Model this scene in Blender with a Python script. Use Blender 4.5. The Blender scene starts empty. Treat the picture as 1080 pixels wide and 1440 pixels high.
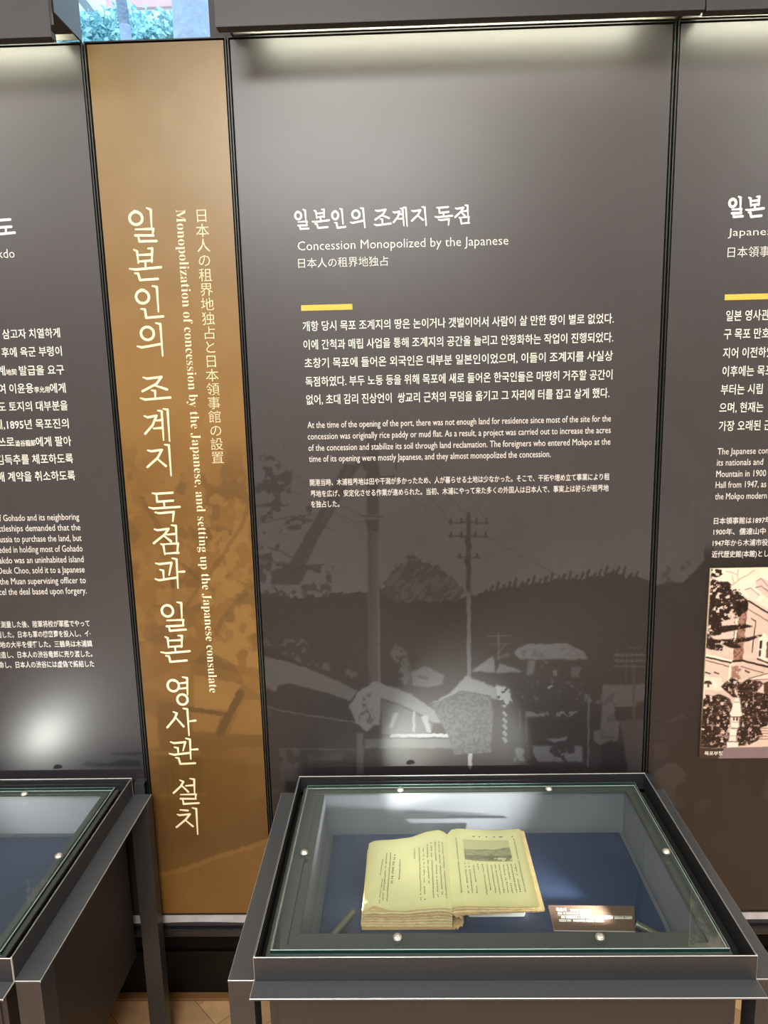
import bpy, bmesh, math, random
import numpy as np
from mathutils import Vector, Matrix

random.seed(7)
SC = bpy.context.scene
COL = SC.collection

# ------------------------------------------------------------------ camera
F_PX, YAW, PITCH, ROLL = 1037.86, -0.02589, 0.18039, -0.02375
CAM = np.array([0.0, -1.595, 1.5])
def cam_axes():
    cy, sy, cp, sp = math.cos(YAW), math.sin(YAW), math.cos(PITCH), math.sin(PITCH)
    f = np.array([sy*cp, cy*cp, -sp]); r = np.array([cy, -sy, 0.0]); u = np.cross(r, f)
    cr, sr = math.cos(ROLL), math.sin(ROLL)
    return cr*r + sr*u, -sr*r + cr*u, f
AX_R, AX_U, AX_F = cam_axes()
cd = bpy.data.cameras.new('camera'); co = bpy.data.objects.new('camera', cd); COL.objects.link(co)
cd.sensor_fit = 'VERTICAL'; cd.sensor_height = 36.0; cd.lens = F_PX/1440*36.0; cd.clip_start = .02
M = Matrix([list(AX_R)+[0], list(AX_U)+[0], list(-AX_F)+[0], [0, 0, 0, 1]]).transposed()
M.translation = Vector(CAM); co.matrix_world = M
SC.camera = co

# ------------------------------------------------------------------ light and exposure
SC.view_settings.view_transform = 'Standard'
SC.view_settings.look = 'None'
SC.view_settings.gamma = 1.0
SC.view_settings.exposure = 0.0
SC.view_settings.use_curve_mapping = False
try:
    SC.cycles.use_denoising = True
    SC.cycles.max_bounces = 8
    SC.cycles.transparent_max_bounces = 16
    SC.cycles.sample_clamp_indirect = 4.0
except Exception:
    pass
wd = bpy.data.worlds.new('sky'); SC.world = wd; wd.use_nodes = True
bg = wd.node_tree.nodes['Background']
bg.inputs[0].default_value = (0.62, 0.86, 1.0, 1); bg.inputs[1].default_value = 3.0

def area_light(name, loc, size, power, color, target, size_y=None):
    l = bpy.data.lights.new(name, 'AREA'); l.energy = power; l.color = color
    l.shape = 'RECTANGLE'; l.size = size; l.size_y = size_y or size
    o = bpy.data.objects.new(name, l); COL.objects.link(o); o.location = loc
    o.rotation_euler = (Vector(target)-Vector(loc)).to_track_quat('-Z', 'Y').to_euler()
    return o
area_light('ceiling_lamp', (-2.3, -2.0, 2.9), 1.2, 56, (1.0, 0.985, 0.96), (-.4, -.3, .8), 1.2)
area_light('ceiling_lamp', (2.3, -2.0, 2.9), 1.2, 56, (1.0, 0.985, 0.96), (.4, -.3, .8), 1.2)
area_light('ceiling_lamp', (-0.35, -2.95, 2.9), 1.7, 165, (1.0, 0.985, 0.95), (-0.1, -1.2, .4), .9)
LED_STRENGTH = 60.0
SPOT_POWER = 60.0

# ------------------------------------------------------------------ measuring helpers
def pix(x, y, z):
    q0, q1, q2 = x-CAM[0], y-CAM[1], z-CAM[2]
    a = q0*AX_R[0]+q1*AX_R[1]+q2*AX_R[2]; b = q0*AX_U[0]+q1*AX_U[1]+q2*AX_U[2]; c = q0*AX_F[0]+q1*AX_F[1]+q2*AX_F[2]
    return 540+F_PX*a/c, 720-F_PX*b/c
def wall(u, v, y=0.0):
    d = (u-540)/F_PX*AX_R-(v-720)/F_PX*AX_U+AX_F
    t = (y-CAM[1])/d[1]
    return float(d[0]*t), float(CAM[2]+d[2]*t)
def level(u, v, z):
    d = (u-540)/F_PX*AX_R-(v-720)/F_PX*AX_U+AX_F
    t = (z-CAM[2])/d[2]
    return float(d[0]*t), float(CAM[1]+d[1]*t)
def crop(ox, oy, s, pts):
    return [(ox+p[0]/s, oy+p[1]/s) for p in pts]

# ------------------------------------------------------------------ material helpers
def lin(c):
    c = c/255.0
    return c/12.92 if c <= 0.04045 else ((c+0.055)/1.055)**2.4
def RGB(r, g, b):
    return (lin(r), lin(g), lin(b), 1.0)
def material(name, color, rough=0.5, metal=0.0, spec=0.5, noise=None, bump=None, coat=0.0):
    m = bpy.data.materials.new(name); m.use_nodes = True
    nt = m.node_tree; b = nt.nodes['Principled BSDF']
    b.inputs['Base Color'].default_value = color
    b.inputs['Roughness'].default_value = rough
    b.inputs['Metallic'].default_value = metal
    b.inputs['Specular IOR Level'].default_value = spec
    if coat:
        b.inputs['Coat Weight'].default_value = coat; b.inputs['Coat Roughness'].default_value = 0.2
    tc = nt.nodes.new('ShaderNodeTexCoord')
    if noise:
        sc, amt = noise
        n = nt.nodes.new('ShaderNodeTexNoise'); n.inputs['Scale'].default_value = sc; n.inputs['Detail'].default_value = 5
        nt.links.new(tc.outputs['Object'], n.inputs['Vector'])
        r = nt.nodes.new('ShaderNodeMapRange'); r.inputs['To Min'].default_value = 1-amt; r.inputs['To Max'].default_value = 1+amt
        nt.links.new(n.outputs[0], r.inputs['Value'])
        mx = nt.nodes.new('ShaderNodeMix'); mx.data_type = 'RGBA'; mx.blend_type = 'MULTIPLY'
        mx.inputs[0].default_value = 1.0; mx.inputs[6].default_value = color
        nt.links.new(r.outputs[0], mx.inputs[7]); nt.links.new(mx.outputs[2], b.inputs['Base Color'])
    if bump:
        sc, st, dist = bump
        n = nt.nodes.new('ShaderNodeTexNoise'); n.inputs['Scale'].default_value = sc; n.inputs['Detail'].default_value = 3
        nt.links.new(tc.outputs['Object'], n.inputs['Vector'])
        bp = nt.nodes.new('ShaderNodeBump'); bp.inputs['Strength'].default_value = st; bp.inputs['Distance'].default_value = dist
        nt.links.new(n.outputs[0], bp.inputs['Height']); nt.links.new(bp.outputs[0], b.inputs['Normal'])
    return m
def print_material(name, rough=0.3, spec=0.5, attr='paint', bump=None):
    m = material(name, (1, 1, 1, 1), rough, 0, spec, None, bump)
    a = m.node_tree.nodes.new('ShaderNodeAttribute'); a.attribute_name = attr
    m.node_tree.links.new(a.outputs['Color'], m.node_tree.nodes['Principled BSDF'].inputs['Base Color'])
    return m
def emitter(name, color, strength):
    m = bpy.data.materials.new(name); m.use_nodes = True; nt = m.node_tree; nt.nodes.clear()
    e = nt.nodes.new('ShaderNodeEmission'); e.inputs[0].default_value = color; e.inputs[1].default_value = strength
    o = nt.nodes.new('ShaderNodeOutputMaterial'); nt.links.new(e.outputs[0], o.inputs[0]); return m
def clear_glass(name, tint=(0.93, 0.98, 0.96, 1), rough=0.0, ior=1.5):
    m = bpy.data.materials.new(name); m.use_nodes = True; nt = m.node_tree; nt.nodes.clear()
    t = nt.nodes.new('ShaderNodeBsdfTransparent'); t.inputs[0].default_value = tint
    g = nt.nodes.new('ShaderNodeBsdfGlossy'); g.inputs['Roughness'].default_value = rough
    f = nt.nodes.new('ShaderNodeFresnel'); ge = nt.nodes.new('ShaderNodeNewGeometry'); mr = nt.nodes.new('ShaderNodeMapRange')
    mr.inputs['To Min'].default_value = ior; mr.inputs['To Max'].default_value = 1/ior     # same reflectance entering and leaving the pane
    nt.links.new(ge.outputs['Backfacing'], mr.inputs['Value']); nt.links.new(mr.outputs[0], f.inputs[0])
    x = nt.nodes.new('ShaderNodeMixShader'); o = nt.nodes.new('ShaderNodeOutputMaterial')
    nt.links.new(f.outputs[0], x.inputs[0]); nt.links.new(t.outputs[0], x.inputs[1]); nt.links.new(g.outputs[0], x.inputs[2])
    nt.links.new(x.outputs[0], o.inputs[0]); return m

MT = {}
MT['print'] = print_material('printed_panel', 0.35, 0.45)
MT['photo'] = print_material('printed_photo', 0.35, 0.4)
MT['page'] = print_material('old_paper', 0.62, 0.3)
MT['plank'] = print_material('floor_planks', 0.34, 0.5)
MT['frame'] = material('frame_metal', RGB(38, 40, 41), 0.35, 0.2, 0.5)
MT['case'] = material('case_powder_coat', RGB(49, 49, 52), 0.40, 0.0, 0.5, None, (900, 0.06, 0.0006))
MT['case_ledge'] = material('case_ledge_coat', RGB(68, 70, 73), 0.36, 0.0, 0.5, None, (900, 0.06, 0.0006))
MT['case_edge'] = material('case_edge_highlight', RGB(214, 212, 208), 0.35, 0.2, 0.5)  # highlight lines along the case edges, put into the base colour
MT['case_body'] = material('case_body_coat', RGB(52, 47, 47), 0.5, 0.0, 0.4, None, (900, 0.06, 0.0006))
MT['case_black'] = material('case_inner_black', RGB(34, 34, 36), 0.6, 0.0, 0.3)
MT['deck'] = material('deck_grey', RGB(72, 75, 73), 0.5)
MT['liner'] = material('liner_grey', RGB(104, 106, 114), 0.55)
MT['canopy'] = material('canopy_grey', RGB(54, 52, 53), 0.45, 0, 0.4, None, (700, 0.05, 0.0006))
MT['canopy_in'] = material('canopy_inside', RGB(150, 150, 146), 0.6)
MT['canopy_dark'] = material('canopy_lip', RGB(44, 41, 41), 0.6)
MT['wall_dark'] = material('wall_dark', RGB(66, 64, 66), 0.7)
MT['wall_light'] = material('wall_paint', RGB(196, 190, 180), 0.8, noise=(3, 0.05))
MT['ceiling'] = material('ceiling_paint', RGB(214, 210, 202), 0.85)
MT['wall_brown'] = material('wall_brown', RGB(17, 14, 13), 0.8, 0, 0.2)
MT['skirting'] = material('skirting_black', RGB(14, 12, 11), 0.5, 0, 0.25, (9, 0.25))
MT['skirting_top'] = material('skirting_moulding', RGB(34, 34, 37), 0.3, 0, 0.5)
MT['plaster'] = material('bare_strip', RGB(192, 194, 200), 0.7, 0, 0.3, (26, 0.35))
MT['floor_edge'] = material('floor_border', RGB(150, 108, 66), 0.5, 0, 0.4, (20, 0.3))
MT['white'] = material('white_lettering', RGB(246, 244, 232), 0.5, 0, 0.3)
MT['cream'] = material('cream_lettering', RGB(255, 236, 196), 0.5, 0, 0.3)
MT['white_soft'] = material('white_small_lettering', RGB(226, 222, 216), 0.5, 0, 0.3)
MT['yellow'] = material('yellow_bar', RGB(232, 184, 78), 0.5, 0, 0.3, (60, 0.06))
MT['glass'] = clear_glass('case_glass', (0.955, 0.985, 0.97, 1))
MT['glass_edge'] = material('glass_edge', RGB(20, 52, 46), 0.08, 0, 0.8)
MT['glass_arris'] = material('glass_edge_highlight', RGB(176, 190, 184), 0.25, 0, 0.8)  # pale colour painting the highlight lines on the glass bevel
MT['window_glass'] = clear_glass('window_glass', (0.97, 0.99, 1, 1))
MT['chrome'] = material('polished_steel', RGB(236, 234, 222), 0.28, 0.85, 0.5)
MT['navy'] = material('navy_cloth', RGB(44, 56, 82), 0.38, 0, 0.5, (140, 0.14), (1500, 0.25, 0.0006))
MT['black_gap'] = material('shadow_gap', RGB(18, 18, 20), 0.6)
MT['tube'] = material('spotlight_tube', RGB(92, 92, 80), 0.35, 0.3, 0.5)
MT['lamp'] = emitter('lamp_face', (1, 0.98, 0.92, 1), 6.0)
MT['led'] = emitter('led_tube', (1.0, 1.0, 0.77, 1), LED_STRENGTH)
MT['leaf_ink'] = material('print_ink', RGB(62, 58, 40), 0.6)
MT['edge_paper'] = material('page_edges', RGB(214, 192, 150), 0.8, 0, 0.2, (90, 0.28))
MT['edge_dark'] = material('page_edges_brown', RGB(186, 152, 108), 0.8, 0, 0.2, (90, 0.3))
MT['spine'] = material('torn_spine', RGB(176, 146, 106), 0.85, 0, 0.2, (120, 0.3), (200, 0.5, 0.002))
MT['support'] = material('white_support', RGB(226, 226, 222), 0.35, 0, 0.5)
MT['card'] = material('brown_card', RGB(96, 76, 64), 0.32, 0, 0.5)
MT['card_edge'] = material('card_core', RGB(200, 184, 176), 0.6)
MT['sash'] = material('window_sash', RGB(120, 126, 134), 0.5)
MT['leaf'] = material('leaves', RGB(168, 214, 222), 0.55, 0, 0.3, (2.5, 0.45))
MT['bark'] = material('bark', RGB(150, 160, 184), 0.9, 0, 0.2, (16, 0.35), (30, 0.8, 0.02))
MT['brick_far'] = material('pink_brick', RGB(222, 176, 180), 0.9, 0, 0.2, (8, 0.1))
MT['eave'] = material('eave_white', RGB(232, 234, 240), 0.8)
MT['ground'] = material('yard_ground', RGB(150, 150, 130), 0.9, 0, 0.2, (2, 0.2))

# ------------------------------------------------------------------ mesh helpers
def link(name, me, mats, parent=None, loc=None):
    o = bpy.data.objects.new(name, me); COL.objects.link(o)
    for m in (mats if isinstance(mats, (list, tuple)) else [mats]):
        me.materials.append(m)
    if loc is not None: o.location = loc
    if parent is not None: o.parent = parent
    return o
def obj(name, bm, mats, parent=None, smooth=False):
    me = bpy.data.meshes.new(name); bm.normal_update(); bm.to_mesh(me); bm.free()
    if smooth:
        for p in me.polygons: p.use_smooth = True
    return link(name, me, mats, parent)
def box(bm, x0, x1, y0, y1, z0, z1, bevel=0.0, mi=0):
    r = bmesh.ops.create_cube(bm, size=1.0)
    vs = r['verts']
    for v in vs:
        v.co = Vector((x0+(v.co.x+.5)*(x1-x0), y0+(v.co.y+.5)*(y1-y0), z0+(v.co.z+.5)*(z1-z0)))
    fs = set(f for v in vs for f in v.link_faces)
    for f in fs: f.material_index = mi
    if bevel > 0:
        es = list(set(e for v in vs for e in v.link_edges))
        g = bmesh.ops.bevel(bm, geom=es, offset=bevel, segments=2, affect='EDGES', profile=0.5)
        for f in g['faces']: f.material_index = mi
    return vs
def highlight_edged(bm, x0, x1, y0, y1, z0, z1, b=.0009):
    """sheet metal box whose arrises carry a painted highlight (material slot 1)"""
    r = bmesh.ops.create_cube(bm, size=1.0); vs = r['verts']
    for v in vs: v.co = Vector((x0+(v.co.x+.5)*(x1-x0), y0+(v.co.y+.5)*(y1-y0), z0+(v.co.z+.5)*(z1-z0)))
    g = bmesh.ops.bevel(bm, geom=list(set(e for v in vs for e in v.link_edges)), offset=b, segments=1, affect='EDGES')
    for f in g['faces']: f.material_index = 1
def cyl(bm, p0, p1, r0, r1=None, seg=20, cap=True, mi=0):
    p0, p1 = Vector(p0), Vector(p1); r1 = r0 if r1 is None else r1
    d = p1-p0; q = d.to_track_quat('Z', 'Y').to_matrix().to_4x4()
    mat = Matrix.Translation((p0+p1)/2) @ q
    r = bmesh.ops.create_cone(bm, cap_ends=cap, segments=seg, radius1=r0, radius2=r1, depth=d.length, matrix=mat)
    for f in set(f for v in r['verts'] for f in v.link_faces): f.material_index = mi
    return r['verts']
def mesh_from(verts, faces):
    me = bpy.data.meshes.new('m'); me.from_pydata(verts, [], faces); me.update(); return me
def thing(name, label, cat, loc=(0, 0, 0), group=None):
    o = bpy.data.objects.new(name, None); COL.objects.link(o); o.empty_display_size = .05
    o.location = loc; o['label'] = label; o['category'] = cat
    if group: o['group'] = group
    return o
def tag(o, label, cat, group=None):
    o['label'] = label; o['category'] = cat
    if group: o['group'] = group
    return o
def struct(name, bm, m):
    o = obj(name, bm, m); o['kind'] = 'structure'; return o

# ------------------------------------------------------------------ painting helpers (printed pictures)
def vnoise(u, v, scale, seed):
    rng = np.random.RandomState(seed); N = 256
    L = rng.rand(N, N)
    x, y = u/scale+1000.0, v/scale+1000.0
    xi, yi = np.floor(x).astype(int), np.floor(y).astype(int); fx, fy = x-xi, y-yi
    fx, fy = fx*fx*(3-2*fx), fy*fy*(3-2*fy)
    a, b = L[xi % N, yi % N], L[(xi+1) % N, yi % N]; c, d = L[xi % N, (yi+1) % N], L[(xi+1) % N, (yi+1) % N]
    return (a*(1-fx)+b*fx)*(1-fy)+(c*(1-fx)+d*fx)*fy
def fbm(u, v, scale, seed, o=4):
    s, a, t = 0, 1.0, 0
    for i in range(o):
        s = s+a*vnoise(u, v, scale/2**i, seed+i); t += a; a *= .55
    return s/t
def inside(u, v, poly):
    m = np.zeros(u.shape, bool); n = len(poly)
    xs = [p[0] for p in poly]; ys = [p[1] for p in poly]
    idx = np.where((u >= min(xs)) & (u <= max(xs)) & (v >= min(ys)) & (v <= max(ys)))[0]
    if len(idx) == 0: return m
    uu, vv = u[idx], v[idx]; mm = np.zeros(len(idx), bool)
    for i in range(n):
        x0, y0 = poly[i]; x1, y1 = poly[(i+1) % n]
        if y0 == y1: continue
        c = ((y0 > vv) != (y1 > vv)) & (uu < (x1-x0)*(vv-y0)/(y1-y0)+x0)
        mm ^= c
    m[idx] = mm; return m
def near(u, v, pts, w):
    m = np.zeros(u.shape, bool)
    for (x0, y0), (x1, y1) in zip(pts[:-1], pts[1:]):
        dx, dy = x1-x0, y1-y0; L = dx*dx+dy*dy+1e-9
        t = np.clip(((u-x0)*dx+(v-y0)*dy)/L, 0, 1)
        m |= ((u-x0-t*dx)**2+(v-y0-t*dy)**2) < (w/2)**2
    return m
class Paint:
    def __init__(s, u, v, base, wob=1.5, seed=3):
        s.u0, s.v0, s.sr = u, v, 1.0
        s.u = u+(vnoise(u, v, 5, seed)-.5)*2*wob; s.v = v+(vnoise(u, v, 5, seed+9)-.5)*2*wob
        s.c = np.tile(np.array(base, float), (len(u), 1))
    def put(s, mask, col, a=1.0):
        if np.isscalar(a): a = np.full(len(s.u), a)
        k = (a*mask)[:, None]; s.c = s.c*(1-k)+np.array(col, float)*k
    def soft(s, fn, r=.8):
        return sum(fn(s.u+dx*r, s.v+dy*r).astype(float) for dx, dy in ((.5, 1), (-1, .4), (.9, -.6), (-.4, -.9)))/4
    def poly(s, pts, col, a=1.0): s.put(s.soft(lambda u, v: inside(u, v, pts), s.sr), col, a)
    def line(s, pts, w, col, a=1.0): s.put(s.soft(lambda u, v: near(u, v, pts, w), s.sr*.5), col, a)
    def blot(s, pts, col, scale, thr, seed, a=1.0):
        s.put(s.soft(lambda u, v: inside(u, v, pts), s.sr*1.2)*np.clip((fbm(s.u0, s.v0, scale, seed)-thr)/.05+.5, 0, 1), col, a)
    def grain(s, amt, sc=1.6): s.c += ((vnoise(s.u0, s.v0, sc, 77)-.5)*amt*np.clip((s.v0-660)/40, 0, 1))[:, None]
    def grad(s, y0, y1, c0, c1):
        t = np.clip((s.v0-y0)/(y1-y0), 0, 1)[:, None]
        return np.array(c0, float)*(1-t)+np.array(c1, float)*t
    def colors(s, gain=1.0, tone=(1, 1, 1)):
        c = np.clip(s.c*np.array(tone), 0, 255)/255.0
        return np.where(c <= .04045, c/12.92, ((c+.055)/1.055)**2.4)*gain
def painted_board(name, xs, zs, y, thick, painter, mat, side_mat, parent):
    """a slab whose front face is a fine grid carrying the printed picture"""
    nx, nz = len(xs), len(zs)
    X, Z = np.meshgrid(xs, zs); X, Z = X.ravel(), Z.ravel()
    verts = np.stack([X, np.full(X.shape, y), Z], 1)
    u, v = pix(X, y, Z)
    c = painter(u, v, X, Z)
    I = np.arange(nx*nz).reshape(nz, nx)
    q = np.stack([I[:-1, :-1].ravel(), I[:-1, 1:].ravel(), I[1:, 1:].ravel(), I[1:, :-1].ravel()], 1)
    b = len(verts); x0, x1, z0, z1 = xs[0], xs[-1], zs[0], zs[-1]
    extra = [(x0, y, z0), (x1, y, z0), (x1, y, z1), (x0, y, z1), (x0, y+thick, z0), (x1, y+thick, z0), (x1, y+thick, z1), (x0, y+thick, z1)]
    verts = np.concatenate([verts, np.array(extra)])
    ef = [[b, b+4, b+5, b+1], [b+1, b+5, b+6, b+2], [b+2, b+6, b+7, b+3], [b+3, b+7, b+4, b], [b+4, b+7, b+6, b+5]]
    faces = np.concatenate([q, np.array(ef)])
    me = bpy.data.meshes.new(name)
    me.vertices.add(len(verts)); me.vertices.foreach_set('co', verts.astype(np.float32).ravel())
    me.loops.add(faces.size); me.loops.foreach_set('vertex_index', faces.astype(np.int32).ravel())
    me.polygons.add(len(faces)); me.polygons.foreach_set('loop_start', np.arange(0, faces.size, 4, dtype=np.int32))
    mi = np.zeros(len(faces), np.int32); mi[len(q):] = 1
    at = me.color_attributes.new('paint', 'FLOAT_COLOR', 'POINT')
    full = np.ones((len(verts), 4), np.float32); full[:b, :3] = c; full[b:, :3] = .02
    at.data.foreach_set('color', full.ravel())
    o = link(name, me, [mat, side_mat], parent)
    me.polygons.foreach_set('material_index', mi)
    me.update(calc_edges=True); me.validate()
    return o
def zlist(parts):
    out = []
    for a, b, s in parts:
        n = max(1, int(round((b-a)/s)))
        out += list(np.linspace(a, b, n, endpoint=False))
    out.append(parts[-1][1]); return np.array(out)

# ------------------------------------------------------------------ lettering helpers
_font_cache = {}
def glyph_line(text, offset=0.0, res=2):
    key = (text, offset, res)
    if key in _font_cache: return _font_cache[key]
    cu = bpy.data.curves.new('lettering', 'FONT'); cu.body = text; cu.size = 1.0; cu.offset = offset; cu.resolution_u = res
    ob = bpy.data.objects.new('lettering', cu); COL.objects.link(ob)
    dg = bpy.context.evaluated_depsgraph_get(); dg.update()
    me = bpy.data.meshes.new_from_object(ob.evaluated_get(dg))
    v = np.zeros(len(me.vertices)*3, np.float32); me.vertices.foreach_get('co', v); v = v.reshape(-1, 3)[:, :2].copy()
    f = [tuple(p.vertices) for p in me.polygons]
    bpy.data.objects.remove(ob); bpy.data.curves.remove(cu); bpy.data.meshes.remove(me)
    _font_cache[key] = (v, f); return v, f
class Lettering:
    def __init__(s, y=-0.0006): s.v, s.f, s.y = [], [], y
    def add2(s, pts, faces, lay=False):
        y = s.y
        if lay: s.k = (getattr(s, 'k', 0)+1) % 24; y -= s.k*1.6e-5
        b = len(s.v); s.v += [(float(p[0]), y, float(p[1])) for p in pts]; s.f += [tuple(i+b for i in f) for f in faces]
    def line(s, text, x0, x1, z, h, ref='목', offset=0.0, sx=None, base='bottom'):
        """text from x0 to x1 on base line z; ref glyph is h tall"""
        v, f = glyph_line(text, offset)
        rv, _ = glyph_line(ref, 0.0)
        sy = h/(rv[:, 1].max()-rv[:, 1].min()); y0 = rv[:, 1].min()
        lo, hi = v[:, 0].min(), v[:, 0].max()
        if sx is None:
            sx = (x1-x0)/(hi-lo)
        if x0 is None: x0 = x1-(hi-lo)*sx
        s.add2(np.stack([x0+(v[:, 0]-lo)*sx, z+(v[:, 1]-y0)*sy], 1), f)
        return sx
    def pixline(s, text, u0, v0, u1, v1, hpx, ref='목', offset=0.0):
        a, b = wall(u0, v0), wall(u1, v1); h = wall(u0, v0-hpx)[1]-a[1]
        return s.line(text, a[0], b[0], (a[1]+b[1])/2, h, ref, offset)
    def down(s, text, xb, z0, z1, h, ref='x', offset=0.0):
        """text turned a quarter clockwise, running down from z0 to z1; base line at xb"""
        v, f = glyph_line(text, offset); rv, _ = glyph_line(ref, 0.0)
        sy = h/(rv[:, 1].max()-rv[:, 1].min()); lo, hi = v[:, 0].min(), v[:, 0].max(); sx = (z0-z1)/(hi-lo)
        s.add2(np.stack([xb+v[:, 1]*sy, z0-(v[:, 0]-lo)*sx], 1), f)
    def cell(s, ch, xc, zc, w, h, offset=0.0):
        v, f = glyph_line(ch, offset); fv, _ = glyph_line('国', 0.0)
        cx, cz = (fv[:, 0].min()+fv[:, 0].max())/2, (fv[:, 1].min()+fv[:, 1].max())/2
        sx, sy = w/(fv[:, 0].max()-fv[:, 0].min()), h/(fv[:, 1].max()-fv[:, 1].min())
        s.add2(np.stack([xc+(v[:, 0]-cx)*sx, zc+(v[:, 1]-cz)*sy], 1), f)
    def stroke(s, pts, ws):
        n = len(pts)
        for i in range(n-1):
            (x0, z0), (x1, z1) = pts[i], pts[i+1]; dx, dz = x1-x0, z1-z0; L = math.hypot(dx, dz) or 1e-6
            px, pz = -dz/L, dx/L; a, b = ws[i]/2, ws[i+1]/2
            s.add2([(x0+px*a, z0+pz*a), (x0-px*a, z0-pz*a), (x1-px*b, z1-pz*b), (x1+px*b, z1+pz*b)], [(0, 1, 2, 3)], True)
        for (x, z), w in zip(pts, ws):
            s.add2([(x+w/2*math.cos(k*math.pi/5), z+w/2*math.sin(k*math.pi/5)) for k in range(10)], [tuple(range(10))], True)
    def ring(s, cx, cz, rx, rz, w):
        N = 36; p = []
        for k in range(N):
            c, d = math.cos(2*math.pi*k/N), math.sin(2*math.pi*k/N)
            p += [(cx+(rx-w/2)*c, cz+(rz-w/2)*d), (cx+(rx+w/2)*c, cz+(rz+w/2)*d)]
        s.add2(p, [(2*k, 2*k+1, (2*k+3) % (2*N), (2*k+2) % (2*N)) for k in range(N)], True)
    def build(s, name, mat, parent):
        me = mesh_from(s.v, s.f)
        return link(name, me, mat, parent)

# brush-written syllables: strokes ('s', points) or rings ('o', cx, cy, r), y down
GL = {
'일': [('o', 153, 195, 64), ('s', (135, 120), (165, 128)), ('s', (262, 90), (303, 108), (312, 285)), ('s', (148, 307), (330, 302), (322, 368)), ('s', (330, 369), (148, 368)), ('s', (175, 370), (190, 430), (362, 425))],
'본': [('s', (132, 512), (165, 530), (178, 648)), ('s', (275, 500), (318, 500), (315, 640)), ('s', (165, 568), (315, 560)), ('s', (178, 632), (315, 622)), ('s', (248, 635), (253, 700)), ('s', (90, 705), (150, 714), (408, 690)), ('s', (142, 750), (176, 754), (195, 820), (375, 808))],
'인': [('o', 220, 990, 65), ('s', (200, 915), (235, 922)), ('s', (320, 880), (365, 890), (382, 1140)), ('s', (205, 1112), (245, 1118), (258, 1202), (430, 1188))],
'의': [('o', 270, 1360, 65), ('s', (250, 1290), (290, 1297)), ('s', (355, 1255), (400, 1265), (424, 1588)), ('s', (168, 1490), (212, 1502), (402, 1468))],
'조': [('s', (155, 365), (195, 378), (340, 360), (290, 430), (148, 505)), ('s', (272, 447), (340, 468), (398, 488)), ('s', (240, 495), (275, 502), (278, 575)), ('s', (128, 575), (175, 590), (430, 568))],
'계': [('s', (165, 755), (200, 770), (290, 752), (250, 850), (175, 935)), ('s', (285, 802), (348, 796)), ('s', (262, 882), (348, 875)), ('s', (303, 700), (342, 707), (362, 1000)), ('s', (358, 683), (402, 692), (422, 1010))],
'지': [('s', (200, 1103), (235, 1113), (345, 1098), (300, 1180), (198, 1272)), ('s', (300, 1190), (385, 1262)), ('s', (372, 1045), (415, 1052), (438, 1358))],
'독': [('s', (175, 97), (215, 103), (380, 92)), ('s', (215, 103), (225, 184), (385, 172)), ('s', (293, 180), (298, 238)), ('s', (142, 240), (185, 252), (452, 235)), ('s', (203, 290), (245, 300), (392, 286), (383, 383))],
'점': [('s', (195, 462), (230, 472), (340, 457), (300, 515), (190, 603)), ('s', (287, 522), (365, 585)), ('s', (322, 517), (412, 508)), ('s', (368, 420), (415, 427), (422, 595)), ('s', (260, 610), (287, 620), (303, 718)), ('s', (285, 614), (435, 605), (428, 705)), ('s', (303, 708), (440, 700))],
'과': [('s', (208, 805), (245, 815), (370, 800), (345, 925)), ('s', (252, 870), (286, 880), (292, 965)), ('s', (205, 965), (245, 978), (428, 950)), ('s', (375, 755), (420, 765), (435, 1058)), ('s', (430, 894), (498, 890))],
'일2': [('o', 328, 1288, 57), ('s', (308, 1230), (340, 1236)), ('s', (425, 1200), (468, 1208), (474, 1358)), ('s', (322, 1385), (490, 1379), (485, 1436)), ('s', (490, 1436), (320, 1444)), ('s', (342, 1444), (354, 1490), (515, 1476))],
'본2': [('s', (232, 110), (258, 122), (268, 220)), ('s', (362, 98), (404, 100), (400, 215)), ('s', (258, 150), (400, 143)), ('s', (268, 212), (400, 205)), ('s', (333, 210), (338, 260)), ('s', (190, 265), (245, 276), (482, 255)), ('s', (240, 302), (272, 308), (285, 364), (452, 350))],
'영': [('o', 315, 605, 57), ('s', (295, 549), (330, 556)), ('s', (375, 582), (452, 573)), ('s', (375, 636), (452, 628)), ('s', (408, 518), (455, 527), (460, 695)), ('o', 408, 745, 52), ('s', (390, 692), (425, 698))],
'사': [('s', (315, 868), (352, 885), (325, 945), (255, 1028)), ('s', (342, 930), (420, 1018)), ('s', (415, 835), (457, 842), (475, 1108)), ('s', (472, 966), (540, 958))],
'관': [('s', (170, 195), (210, 210), (345, 197), (318, 300)), ('s', (215, 258), (256, 268), (262, 332)), ('s', (155, 335), (210, 349), (402, 325)), ('s', (350, 153), (400, 165), (410, 400)), ('s', (408, 288), (490, 283)), ('s', (230, 382), (266, 389), (285, 457), (462, 448))],
'설': [('s', (278, 650), (322, 670), (290, 725), (205, 803)), ('s', (302, 715), (380, 790)), ('s', (350, 718), (448, 710)), ('s', (400, 632), (450, 641), (455, 800)), ('s', (288, 822), (472, 818), (466, 868)), ('s', (470, 873), (288, 872)), ('s', (312, 875), (325, 934), (505, 923))],
'치': [('s', (283, 1005), (375, 1012)), ('s', (248, 1058), (275, 1068), (400, 1055), (350, 1120), (240, 1210)), ('s', (345, 1125), (435, 1200)), ('s', (428, 980), (475, 991), (492, 1295))],
}
GL['도'] = [('s', (-98, 175), (-60, 183), (130, 168)), ('s', (-58, 183), (-45, 272), (145, 260)), ('s', (75, 268), (78, 340)), ('s', (-130, 350), (-90, 362), (188, 335))]
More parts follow.
